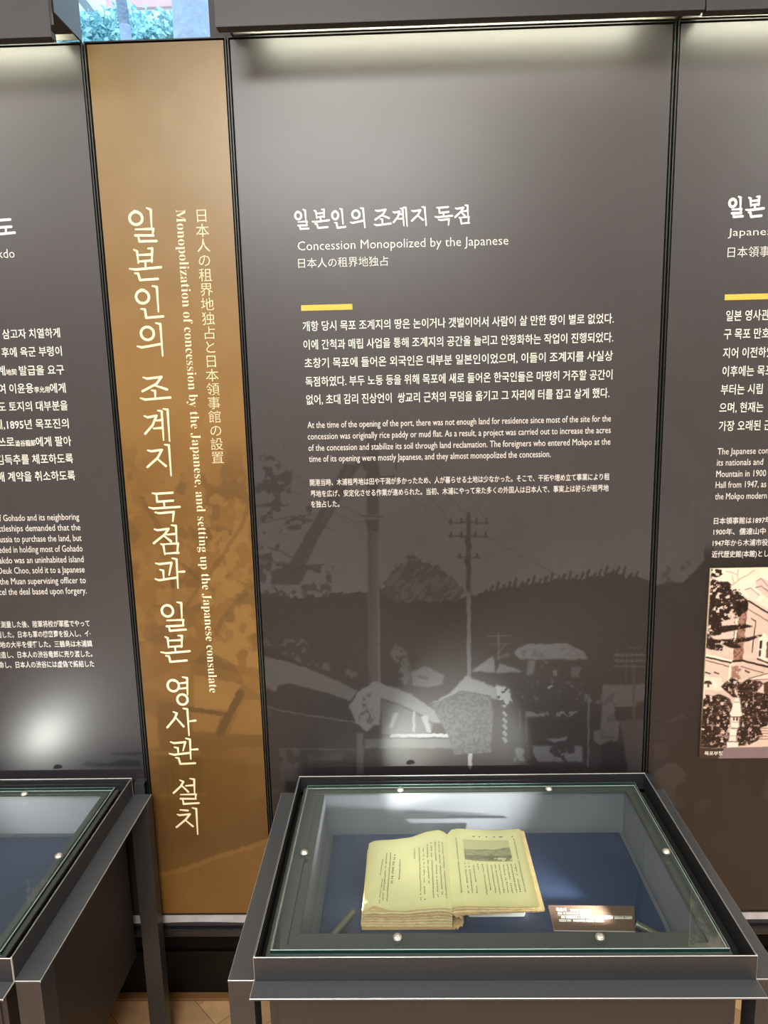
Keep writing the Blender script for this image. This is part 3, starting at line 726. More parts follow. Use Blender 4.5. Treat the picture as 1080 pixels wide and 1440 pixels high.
segs(L, [[('삼고자 치열하게', 25, 510, 160, 1)], [('후에 육군 부령이', 20, 525, 314, 1)], [('계', -18, 48, 470, 1), ('地契', 55, 145, 466, .62), ('발급을 요구', 168, 545, 468, 1)],
         [('여', -8, 50, 622, 1), ('이윤용', 85, 287, 620, 1), ('李允用', 293, 421, 614, .62), ('에게', 426, 557, 616, 1)], [('도 토지의 대부분을', -8, 575, 774, 1)],
         [('에,', -40, 45, 924, 1), ('1895년 목포진의', 65, 583, 924, 1)], [('쓰로', -15, 126, 1072, 1), ('澁谷龍郞', 132, 303, 1066, .62), ('에게 팔아', 308, 605, 1068, 1)],
         [('김득추를 체포하도록', -22, 620, 1222, 1)], [('매 계약을 취소하도록', -14, 637, 1366, 1)]], 0, 450, 6, 13.2, '목', BOLD)
L.build('korean_text', MT['white'], left)
L = Lettering()
segs(L, [[('f Gohado and its neighboring', -2, 862, 178, 1)], [('ttleships demanded that the', -8, 875, 292, 1)], [('ussia to purchase the land, but', 5, 887, 408, 1)], [('eded in holding most of Gohado', -6, 898, 522, 1)],
         [('akdo was an uninhabited island', -4, 910, 638, 1)], [('Deuk Choo, sold it to a Japanese', -14, 920, 750, 1)], [('the Muan supervising officer to', 2, 933, 866, 1)], [('ncel the deal based upon forgery.', -40, 943, 980, 1)]], 0, 710, 7.714, 8.9, 'H', .001)
L.build('english_text', MT['white_soft'], left)
L = Lettering()
segs(L, [[('を測量した後、陸軍将校が軍艦でやって', -38, 975, 180, 1)], [('面した。日本も軍の機密費を投入し、イ·', -28, 985, 290, 1)], [('土地の大半を侵奪した。三鶴島は木浦鎮', -52, 1003, 400, 1)],
         [('建造し、日本人の渋谷竜郎に売り渡した。', -40, 1005, 510, 1)], [('命し、日本人の渋谷には虚偽で締結した', -5, 1025, 618, 1)]], 0, 860, 7.714, 8.7, '国', .008)
L.build('japanese_text', MT['white_soft'], left)
settle(left)

# ---------------------------------------------------------------- right panel
def paint_right(u, v, X, Z):
    p = Paint(u, v, DARK, 1.6, 43)
    C = lambda *pts: crop(900, 1000, 4.8, pts)
    p.poly([(920, 822), (945, 818), (960, 820), (990, 790), (1010, 782), (1090, 775), (1500, 760), (1500, 1300), (900, 1300)], (58, 51, 50))
    p.poly([(990, 770), (1004, 775), (1002, 800), (992, 800)], (56, 49, 48)); p.blot([(930, 790), (975, 790), (975, 830), (930, 830)], (64, 56, 54), 10, .6, 121, .6)
    p.c += (fbm(u, v, 30, 123)[:, None]-.5)*7
    pale = (82, 73, 70)
    p.poly(C((150, 78), (230, 45), (285, 20), (312, 40), (240, 68)), pale, .6); p.poly(C((78, 40), (150, 36), (150, 46), (80, 52)), pale, .5); p.poly(C((110, 185), (320, 145), (320, 152), (120, 195)), pale, .4)
    p.blot(C((90, 215), (160, 205), (200, 260), (160, 320), (90, 330)), (76, 67, 64), 10, .4, 125, .7); p.poly(C((130, 110), (180, 110), (185, 175), (130, 185)), (74, 65, 62), .5)
    p.poly(C((75, 480), (90, 420), (130, 380), (195, 345), (245, 355), (290, 385), (312, 430), (300, 475), (265, 495), (240, 485), (240, 560), (250, 640), (170, 640), (140, 560), (125, 490), (100, 530)), pale, .85)
    p.poly(C((240, 585), (290, 580), (305, 620), (290, 655), (240, 650)), (74, 66, 62), .6)
    p.poly(C((520, 330), (610, 330), (620, 420), (560, 470), (525, 420)), (70, 62, 58), .45); p.poly(C((650, 330), (720, 335), (720, 430), (655, 400)), (68, 60, 56), .4)
    p.poly(C((540, 480), (720, 470), (760, 580), (860, 600), (864, 760), (560, 740)), (70, 61, 56), .5); p.blot(C((370, 590), (490, 590), (490, 690), (360, 690)), (74, 66, 62), 9, .5, 127, .6)
    p.poly(C((820, 560), (864, 420), (900, 420), (900, 620), (830, 600)), (82, 74, 71), .6)
    t = np.clip((v-1140)/40, 0, 1); p.put(v > 1140, (70, 58, 52), t*.75)
    p.grain(5); return p.colors(GAIN, (.965, 1.0, 1.05))
XR0 = .5590; XR1 = XR0+.8675
right = information_panel('information_panel', 'dark information panel cut by the right edge, with a sepia photo mounted under its text', XR0, XR1, .003, zlist([(Z_BOT, 1.10, .0025), (1.10, Z_TOP, .03)]), paint_right)
L = Lettering()
heading_row(L, ['일', '본'], [(990+405/12, 990+665/12, 260+190/12, 260+550/12), (990+695/12, 990+1015/12, 260+190/12, 260+548/12)], .0050)
L.build('heading', MT['white'], right)
L = Lettering(); a = wall(1023.3, 335.6); L.line('Japanese', a[0], a[0]+.1015, a[1], .0195, 'J', -.011)
a = wall(1022.8, 362.4); L.line('日本領事館', a[0], a[0]+.107, a[1], .0200, '国', -.010); L.build('subtitle', MT['white'], right)
yellow_bar(1019.3, 414.2, 422.2, right)
L = Lettering(); hk = .0206
for t_, a, y in (('일본 영사관', 200, 338), ('구 목포 만호', 180, 506), ('지어 이전하였', 172, 680), ('이후에는 목포', 166, 848), ('부터는 시립', 152, 1016), ('으며, 현재는', 138, 1182), ('가장 오래된 근', 134, 1350)):
    q = wall(990+a/6.545, 400+y/6.545); L.line(t_, q[0], None, q[1], hk, '목', BOLD, KR_SX)
L.build('korean_text', MT['white'], right)
L = Lettering()
for t_, a, b, y in (('The Japanese con', 150, 722, 154), ('its nationals and', 143, 662, 280), ('Mountain in 1900', 135, 695, 408), ('Hall from 1947, as', 128, 697, 531), ('the Mokpo modern', 122, 703, 660)):
    L.pixline(t_, 990+a/8, 620+y/8, 990+b/8, 620+(y-13)/8, 8.9, 'H', .001)
L.build('english_text', MT['white_soft'], right)
L = Lettering()
for t_, a, b, y in (('日本領事館は1897年', 108, 752, 938), ('1900年、儒達山中', 103, 690, 1062), ('1947年から木浦市役', 95, 716, 1188), ('近代歴史館(本館)とし', 85, 722, 1314)):
    L.pixline(t_, 990+a/8, 620+y/8, 990+b/8, 620+(y-13)/8, 8.8, '国', .008)
L.build('japanese_text', MT['white_soft'], right)
settle(right)

# ---------------------------------------------------------------- mounted photograph
PH_Y = -.006
def paint_photo(u, v, X, Z):
    p = Paint(u, v, (240, 222, 198), .35, 53); p.sr = .55
    A = lambda *pts: crop(980, 790, 9.6, pts); B = lambda *pts: crop(980, 930, 9.6, pts)
    wallc, line_, lt = (226, 200, 184), (52, 36, 32), (246, 234, 214)
    p.c = p.grad(800, 900, (246, 232, 208), (240, 226, 206))
    p.poly(A((160, 190), (230, 200), (690, 500), (960, 640), (2400, 1200), (2400, 2600), (100, 2600), (100, 190)), wallc)
    p.c += (fbm(u, v, 6, 131)[:, None]-.5)*22
    p.poly(A((640, 380), (730, 350), (840, 450), (820, 520), (700, 480)), (238, 220, 200)); p.line(A((650, 380), (730, 352), (840, 452)), 1.2, (170, 130, 120)); 
    p.poly(A((800, 260), (860, 215), (960, 260), (2200, 800), (2200, 1000), (960, 500), (800, 350)), (228, 200, 186)); p.line(A((795, 350), (870, 330), (960, 400), (2200, 950)), 1.4, (150, 110, 104)); p.line(A((800, 260), (870, 225), (960, 330)), 1.2, (170, 130, 124))
    # cornice, pilaster, drain pipe, windows
    p.line(A((220, 215), (690, 500)), 4, (236, 216, 200)); p.line(A((225, 235), (680, 515)), 1.2, (120, 84, 76)); p.line(A((700, 490), (960, 640), (2200, 1250)), 3, (236, 214, 198)); p.line(A((700, 530), (960, 690), (2200, 1330)), 2.4, line_); p.line(A((700, 640), (960, 800), (2200, 1480)), 1.2, (120, 84, 78))
    p.poly(A((590, 640), (690, 600), (640, 1020), (620, 1330), (490, 1330), (500, 1180)), (168, 124, 108)); p.blot(A((500, 600), (690, 600), (620, 1340), (490, 1340)), (112, 76, 66), 2.6, .52, 133, .8)
    p.poly(A((535, 640), (560, 640), (530, 1080), (500, 1190), (470, 1200), (505, 1060), (520, 850)), lt)
    p.line(A((735, 770), (795, 800), (745, 1220)), 1.6, (90, 60, 56)); p.poly(A((830, 1050), (900, 950), (950, 1000), (950, 1400), (830, 1330)), lt); p.poly(A((852, 1070), (885, 1060), (860, 1280), (832, 1280)), line_); p.line(A((830, 1180), (880, 1185)), 1.6, lt); p.poly(A((945, 1080), (1000, 1060), (1000, 1300), (930, 1300)), (110, 80, 74)); p.line(A((820, 1310), (960, 1370)), 2.5, (90, 60, 56))
    p.line(A((130, 1260), (480, 1345)), 3, lt); p.line(A((130, 1290), (470, 1365)), 2.4, line_); p.line(A((490, 1345), (620, 1335), (960, 1420), (2000, 1760)), 3, line_); p.line(A((120, 1330), (450, 1420)), 1.2, (90, 60, 56)); p.line(B((600, 70), (900, 160)), 1.2, (110, 76, 70))
    p.poly(B((470, 20), (500, 20), (460, 60), (440, 290), (410, 290), (440, 60)), lt); p.blot(B((470, 60), (600, 60), (585, 260), (470, 230)), (150, 104, 92), 3, .4, 135, .8)
    for x in (115, 235): p.line(B((x, 150), (x+60, 166)), 2, line_)
    p.line(B((655, 125), (705, 150)), 2, line_)
    p.poly(B((90, 200), (330, 220), (360, 380), (300, 400), (90, 380)), (244, 224, 204)); p.poly(B((90, 300), (110, 265), (180, 262), (208, 300), (190, 310)), line_); p.line(B((155, 300), (155, 340)), 3, (100, 66, 60)); p.line(B((230, 260), (250, 340)), 5, lt)
    p.poly(B((700, 230), (960, 170), (2000, 0), (2000, 200), (960, 260)), (240, 222, 204)); p.line(B((700, 230), (960, 165)), 1.2, (120, 84, 78)); p.line(B((700, 255), (960, 240)), 1.2, (150, 110, 104))
    p.poly(B((900, 290), (960, 270), (2000, 200), (2000, 860), (930, 880)), (80, 56, 50)); p.poly(B((820, 880), (2000, 860), (2000, 1170), (560, 1170), (640, 1120), (860, 1060), (890, 990)), (236, 212, 194))
    for y in (905, 940, 975, 1015, 1050): p.line(B((830, y), (2000, y-8)), 1.1, (140, 104, 96))
    p.poly(B((945, 815), (1010, 810), (1010, 870), (945, 880)), lt)
    # dark trees
    dk, md = (30, 20, 18), (92, 62, 54)
    for pts, th, sd, sc_ in ((A((195, 95), (330, 105), (350, 170), (270, 210), (190, 220)), .42, 141, 8), (A((185, 230), (290, 260), (420, 270), (520, 360), (600, 380), (640, 480), (690, 540), (690, 650), (560, 760), (420, 780), (300, 820), (160, 780)), .45, 143, 10), (A((160, 640), (330, 740), (340, 900), (330, 980), (230, 1000), (150, 980)), .40, 145, 9), (A((150, 900), (300, 870), (660, 840), (760, 870), (640, 900), (480, 930), (330, 960)), .36, 147, 7), (A((140, 1040), (300, 1050), (480, 1040), (700, 1020), (880, 980), (880, 1000), (700, 1070), (520, 1100), (620, 1160), (480, 1170), (330, 1110)), .36, 149, 7), (A((140, 960), (260, 1080), (350, 1140), (340, 1200), (200, 1190), (120, 1160)), .38, 151, 8), (A((490, 520), (690, 520), (690, 640), (560, 740), (500, 640)), .30, 153, 12)):
        p.blot(pts, dk, sc_*.5, th-.02, sd, .95); p.blot(pts, md, 4, .66, sd+50, .6)
    for a in ([(390, 130), (460, 140), (540, 170), (560, 240)], [(780, 110), (700, 170), (600, 220), (500, 300), (450, 330)], [(560, 110), (550, 170)], [(470, 190), (500, 290)]): p.line(A(*a), 1.6, (190, 160, 140), .7)
    for pts, th, sd in ((B((90, 430), (200, 470), (300, 440), (440, 500), (480, 600), (450, 760), (440, 1010), (400, 1170), (40, 1170), (60, 800)), .40, 161), (B((320, 340), (470, 220), (600, 290), (690, 240), (860, 270), (900, 300), (800, 420), (620, 500), (480, 480)), .40, 163), (B((590, 480), (800, 420), (960, 440), (960, 860), (850, 900), (890, 1000), (800, 1080), (700, 1130), (560, 1140), (530, 1000), (580, 800)), .38, 165)):
        p.blot(pts, dk, 5, th-.05, sd, .95); p.blot(pts, (196, 164, 148), 3.0, .66, sd+50, .9); p.blot(pts, md, 4, .64, sd+70, .7)
    # stone lantern
    st = (246, 238, 222)
    for pts in (((505, 520), (520, 500), (545, 492), (568, 515), (570, 550), (590, 580), (600, 680), (615, 700), (610, 735), (560, 748), (480, 745), (442, 725), (445, 690), (470, 650), (490, 575)), ((468, 748), (565, 750), (565, 820), (470, 820)), ((462, 822), (578, 826), (578, 885), (535, 905), (535, 1000), (520, 1040), (520, 1075), (556, 1085), (558, 1170), (400, 1170), (402, 1082), (440, 1070), (445, 900), (460, 880))):
        p.poly(B(*pts), st)
    for a, b, y in ((440, 615, 748), (455, 585, 905), (400, 560, 1084)): p.line(B((a, y), (b, y+2)), 1.4, (96, 74, 66), .8)
    p.line(B((595, 585), (606, 680)), 1.6, (170, 150, 136), .8); p.line(B((570, 760), (572, 890)), 1.6, (150, 126, 112), .7); p.line(B((505, 548), (568, 552)), 1.2, (150, 128, 114), .8)
    p.line(B((500, 765), (500, 790)), 2.2, (70, 50, 46)); p.line(B((540, 765), (540, 795)), 2.4, (40, 28, 26)); p.line(B((470, 822), (570, 824)), 1, (190, 170, 150)); p.line(B((455, 895), (535, 900)), 1, (190, 170, 150)); p.line(B((442, 1005), (530, 1005)), 1, (200, 180, 160))
    # caption strip
    p.poly(B((20, 1172), (2600, 1120), (2600, 1340), (20, 1340)), (140, 122, 124)); q = np.clip((v-1046)/8, 0, 1)
    p.put(inside(u, v, B((20, 1172), (370, 1172), (270, 1340), (20, 1340))), (66, 52, 46))
    return p.colors(.9)
pa, pb = wall(999.0, 799.5, PH_Y), wall(984.3, 1067, PH_Y)
px0 = (pa[0]+pb[0])/2; px1 = px0+.42
t = thing('mounted_photograph', 'sepia photo of a brick building and stone lantern on the right dark panel', 'photograph', ((px0+px1)/2, PH_Y, pb[1]))
painted_board('print', np.linspace(px0, px1, 300), np.linspace(pb[1], pa[1], 330), PH_Y, .0055, paint_photo, MT['photo'], MT['edge_paper'], t)
L = Lettering(PH_Y-.0005); a, b = wall(990.4, 1062.2, PH_Y), wall(1015.6, 1061.4, PH_Y); L.line('목포부청', a[0], b[0], a[1], .0098, '목', .016); L.build('caption_text', MT['white'], t)
settle(t)

# ================================================================== LIGHT CANOPIES over the panels
def canopy(label, x0, x1, zb):
    t = thing('light_canopy', label, 'canopy light', ((x0+x1)/2, -.07, zb), None)
    yf, zt, zs = -.145, 2.46, 2.168
    bm = bmesh.new(); box(bm, x0, x1, yf, yf+.002, zb, zt, .0006); obj('fascia', bm, MT['canopy'], t)
    bm = bmesh.new(); box(bm, x0+.001, x1-.001, yf+.002, yf+.022, zb, zb+.012); obj('lower_lip', bm, MT['canopy_dark'], t)
    bm = bmesh.new(); box(bm, x0, x0+.004, yf+.022, -.0025, zs, zt); obj('side_panel', bm, MT['canopy'], t)
    bm = bmesh.new(); box(bm, x1-.004, x1, yf+.022, -.0025, zs, zt); obj('side_panel', bm, MT['canopy'], t)
    bm = bmesh.new(); box(bm, x0, x1, yf+.002, -.0025, zt, zt+.003); obj('lid', bm, MT['canopy'], t)
    bm = bmesh.new(); box(bm, x0+.004, x1-.004, yf+.0225, -.0025, 2.30, 2.303); box(bm, x0+.004, x1-.004, yf+.0225, yf+.0245, zb+.03, 2.30); box(bm, x0+.004, x1-.004, -.0045, -.0025, 2.171, 2.30); obj('reflector', bm, MT['canopy_in'], t)
    e = .055
    bm = bmesh.new(); cyl(bm, (x0+e, -.100, 2.196), (x1-e, -.100, 2.196), .007, seg=14); obj('light_tube', bm, MT['led'], t, True)
    for xx in (x0+.004, x1-.044):
        bm = bmesh.new(); box(bm, xx, xx+.040, yf+.026, -.03, 2.170, 2.20, .002); obj('tube_holder', bm, MT['canopy_dark'], t)
    settle(t)
canopy('grey metal light canopy above the left panel, its bluish end facing the window', -1.494, -.617, 2.118)
canopy('long grey metal light canopy above the wide middle panel', -.319, .5490, 2.124)
canopy('grey metal light canopy at the top right corner, after the seam', .5515, 1.42, 2.122)

# ================================================================== DISPLAY CASES
def display_case(label, dx, group=None):
    X0, X1, YB, YF, ZT = -.2525+dx, .5435+dx, -.0255, -.5700, .595
    ZL = .553
    t = thing('display_case', label, 'display case', ((X0+X1)/2, (YB+YF)/2, FZ))
    # four legs, set outside the tray
    for xa, xb in ((X0-.043, X0-.002), (X1+.002, X1+.043)):
        for ya, yb in ((YF, YF+.045), (YB-.034, YB)):
            bm = bmesh.new(); box(bm, xa, xb, ya, yb, FZ, ZL-.004, .0008); obj('leg', bm, MT['case'], t)
    # side rails lying on the legs and the front ledge
    for xa, xb in ((X0-.043, X0-.0005), (X1+.0005, X1+.043)):
        bm = bmesh.new(); highlight_edged(bm, xa, xb, YF, YB, ZL-.004, ZL, .0006); obj('side_rail', bm, [MT['case_ledge'], MT['case_edge']], t)
    bm = bmesh.new(); highlight_edged(bm, X0-.001, X1+.001, YF-.036, YF-.0005, ZL-.004, ZL, .0008); obj('front_ledge', bm, [MT['case_ledge'], MT['case_edge']], t)
    # thin walled tray rim
    s = .0025
    bm = bmesh.new()
    highlight_edged(bm, X0, X1, YF, YF+s, ZL-.002, ZT, .0007); highlight_edged(bm, X0, X1, YB-s, YB, ZL-.002, ZT, .0007)
    highlight_edged(bm, X0, X0+s, YF+s, YB-s, ZL-.002, ZT, .0005); highlight_edged(bm, X1-s, X1, YF+s, YB-s, ZL-.002, ZT, .0005)
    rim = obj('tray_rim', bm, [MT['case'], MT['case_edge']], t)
    bm = bmesh.new(); i = s+.0002
    z0, z1 = ZL, ZT-.003
    box(bm, X0+i, X1-i, YB-i-.0008, YB-i, z0, z1); box(bm, X0+i, X1-i, YF+i, YF+i+.0008, z0, z1)
    box(bm, X0+i, X0+i+.0008, YF+i, YB-i, z0, z1); box(bm, X1-i-.0008, X1-i, YF+i, YB-i, z0, z1)
    obj('rim_lining', bm, MT['case_black'], rim)
    # deck with opening
    OX0, OX1, OY0, OY1 = -.189+dx, .487+dx, -.494, -.058
    ZD = .574; DX0, DX1, DY0, DY1 = X0+.014, X1-.026, YF+.012, YB-.016
    bm = bmesh.new()
    box(bm, DX0, OX0, DY0, DY1, ZD-.006, ZD, .0006); box(bm, OX1, DX1, DY0, DY1, ZD-.006, ZD, .0006)
    box(bm, OX0, OX1, DY0, OY0, ZD-.006, ZD, .0006); box(bm, OX0, OX1, OY1, DY1, ZD-.006, ZD, .0006)
    obj('deck', bm, MT['deck'], t)
    bm = bmesh.new(); box(bm, X0+.004, X1-.004, YF+.004, DY0, ZL, ZL+.003); box(bm, X0+.004, X1-.004, DY1, YB-.004, ZL, ZL+.003); box(bm, X0+.004, DX0, YF+.004, YB-.004, ZL, ZL+.003); box(bm, DX1, X1-.004, YF+.004, YB-.004, ZL, ZL+.003); obj('channel_floor', bm, MT['case_black'], t)
    # inner well
    ZB = .466
    bm = bmesh.new(); k = .003
    box(bm, OX0-k, OX0, OY0-k, OY1+k, ZB, ZD-.006); box(bm, OX1, OX1+k, OY0-k, OY1+k, ZB, ZD-.006)
    box(bm, OX0, OX1, OY0-k, OY0, ZB, ZD-.006); box(bm, OX0, OX1, OY1, OY1+k, ZB, ZD-.006)
    box(bm, OX0-k, OX1+k, OY0-k, OY1+k, ZB-.004, ZB)
    obj('well_lining', bm, MT['liner'], t)
    bm = bmesh.new(); box(bm, OX0+.017, OX1-.012, OY0+.004, OY1-.014, ZB+.0003, .476, .0012); obj('base_board', bm, MT['navy'], t)
    # hanging cabinet body
    bm = bmesh.new()
    bx0, bx1, by0, by1 = X0+.020, X1-.024, YF+.012, YB-.010
    box(bm, bx0, bx1, by0, by1, .131, ZB-.006, .0015)
    box(bm, bx0, bx1, by0, by1, ZB-.006, ZB-.0045)
    box(bm, bx0, bx1, by0, by0+.004, ZB-.0045, ZL-.005); box(bm, bx0, bx1, by1-.004, by1, ZB-.0045, ZL-.005)
    box(bm, bx0, bx0+.004, by0+.004, by1-.004, ZB-.0045, ZL-.005); box(bm, bx1-.004, bx1, by0+.004, by1-.004, ZB-.0045, ZL-.005)
    body = obj('cabinet_body', bm, MT['case_body'], t)
    bm = bmesh.new(); box(bm, bx0+.014, bx1-.010, by0-.003, by0-.0003, .140, ZL-.012, .0008); obj('front_panel', bm, MT['case_body'], body)
    # glass lid and its eight bolts
    gx0, gx1, gy0, gy1, gz0, gz1 = -.2300+dx, .5120+dx, -.5440, -.0500, .5775, .5860
    bm = bmesh.new(); vs = box(bm, gx0, gx1, gy0, gy1, gz0, gz1, .0009)
    bm.normal_update()
    for f in bm.faces: f.material_index = 0 if abs(f.normal.z) > .97 else (2 if abs(f.normal.z) > .1 else 1)
    g = obj('glass_lid', bm, [MT['glass'], MT['glass_edge'], MT['glass_arris']], t)
    bm = bmesh.new(); box(bm, gx0+.012, gx1-.012, gy0+.010, gy0+.022, ZD+.0002, gz0-.0002); box(bm, gx0+.012, gx1-.012, gy1-.022, gy1-.010, ZD+.0002, gz0-.0002)
    box(bm, gx0+.012, gx0+.024, gy0+.022, gy1-.022, ZD+.0002, gz0-.0002); box(bm, gx1-.024, gx1-.012, gy0+.022, gy1-.022, ZD+.0002, gz0-.0002); obj('seal_strip', bm, MT['deck'], t)
    for (bx, by) in ((-.0174, -.0740), (.3144, -.0760), (-.2060, -.2950), (.4960, -.3000), (-.0222, -.5190), (.3106, -.5200)):
        bm = bmesh.new()
        cyl(bm, (bx+dx, by, gz1), (bx+dx, by, gz1+.0022), .0076, .0076, 24)
        prof = [(.0074, .0022), (.0066, .0042), (.0048, .0058), (.0022, .0068), (.0, .0071)]
        rings = []
        for r, z in prof[:-1]:
            rings.append([bm.verts.new((bx+dx+r*math.cos(a*math.pi/12), by+r*math.sin(a*math.pi/12), gz1+z)) for a in range(24)])
        tip = bm.verts.new((bx+dx, by, gz1+prof[-1][1]))
        for ra, rb in zip(rings[:-1], rings[1:]):
            for a in range(24): bm.faces.new((ra[a], ra[(a+1) % 24], rb[(a+1) % 24], rb[a]))
        for a in range(24): bm.faces.new((rings[-1][a], rings[-1][(a+1) % 24], tip))
        obj('bolt', bm, MT['chrome'], g, True)
    # little wall bracket behind the right rail
    bm = bmesh.new(); box(bm, X1+.002, X1+.026, YB+.001, YB+.004, ZL-.02, ZL+.026, .0005); box(bm, X1+.002, X1+.026, YB+.004, -.0026, ZL+.0235, ZL+.026, .0005); obj('wall_bracket', bm, MT['case'], t)
    # keep children where they were built
    mi = Matrix.Translation(t.location).inverted()
    for c in t.children: c.matrix_parent_inverse = mi
    return t
display_case('dark grey metal display case with glass lid holding the open old book', 0.0)
display_case('dark grey metal display case at the left edge, empty navy board under its glass', -1.187)

# ================================================================== SPOTLIGHTS inside the cases
def spotlight(label, p0, p1, power, spread=72, aim=None):
    p0, p1 = Vector(p0), Vector(p1); d = (p1-p0).normalized()
    t = thing('spotlight', label, 'spotlight', tuple((p0+p1)/2), 'spotlights lying in the cases')
    bm = bmesh.new(); cyl(bm, p0, p1, .0068, seg=24, cap=False); cyl(bm, p0+d*.0005, p0+d*.002, .0066, seg=24)
    cyl(bm, p0-d*.004, p0, .0052, .0068, seg=24); obj('tube', bm, MT['tube'], t, True)
    bm = bmesh.new(); cyl(bm, p1-d*.006, p1-d*.005, .0062, seg=20); obj('lamp_lens', bm, MT['lamp'], t)
    bm = bmesh.new(); m = (p0+p1)/2; box(bm, m.x-.006, m.x+.006, m.y-.006, m.y+.006, .4762, m.z-.0058, .0005); obj('foot', bm, MT['tube'], t)
    l = bpy.data.lights.new('spot_beam', 'SPOT'); l.energy = power; l.color = (1, .97, .92); l.spot_size = math.radians(spread); l.spot_blend = 1.0; l.shadow_soft_size = .006
    o = bpy.data.objects.new('spot_beam', l); COL.objects.link(o); o.location = p1+d*.003
    a = Vector(aim)-p1 if aim else d
    o.rotation_euler = a.to_track_quat('-Z', 'Y').to_euler(); o.parent = t
    settle(t)
spotlight('small olive tube spotlight left of the open book', (-.1440, -.3950, .487), (-.1085, -.3500, .500), SPOT_POWER, 74, (.22, -.02, .64))
spotlight('small olive tube spotlight right of the brown caption card', (.4560, -.4040, .487), (.4150, -.3850, .499), SPOT_POWER*.7, 70, (-.02, -.05, .63))
spotlight('small olive tube spotlight on the navy board of the left case', (-1.080, -.4300, .487), (-1.050, -.3860, .500), SPOT_POWER*.2, 74, (-.74, -.02, .66))

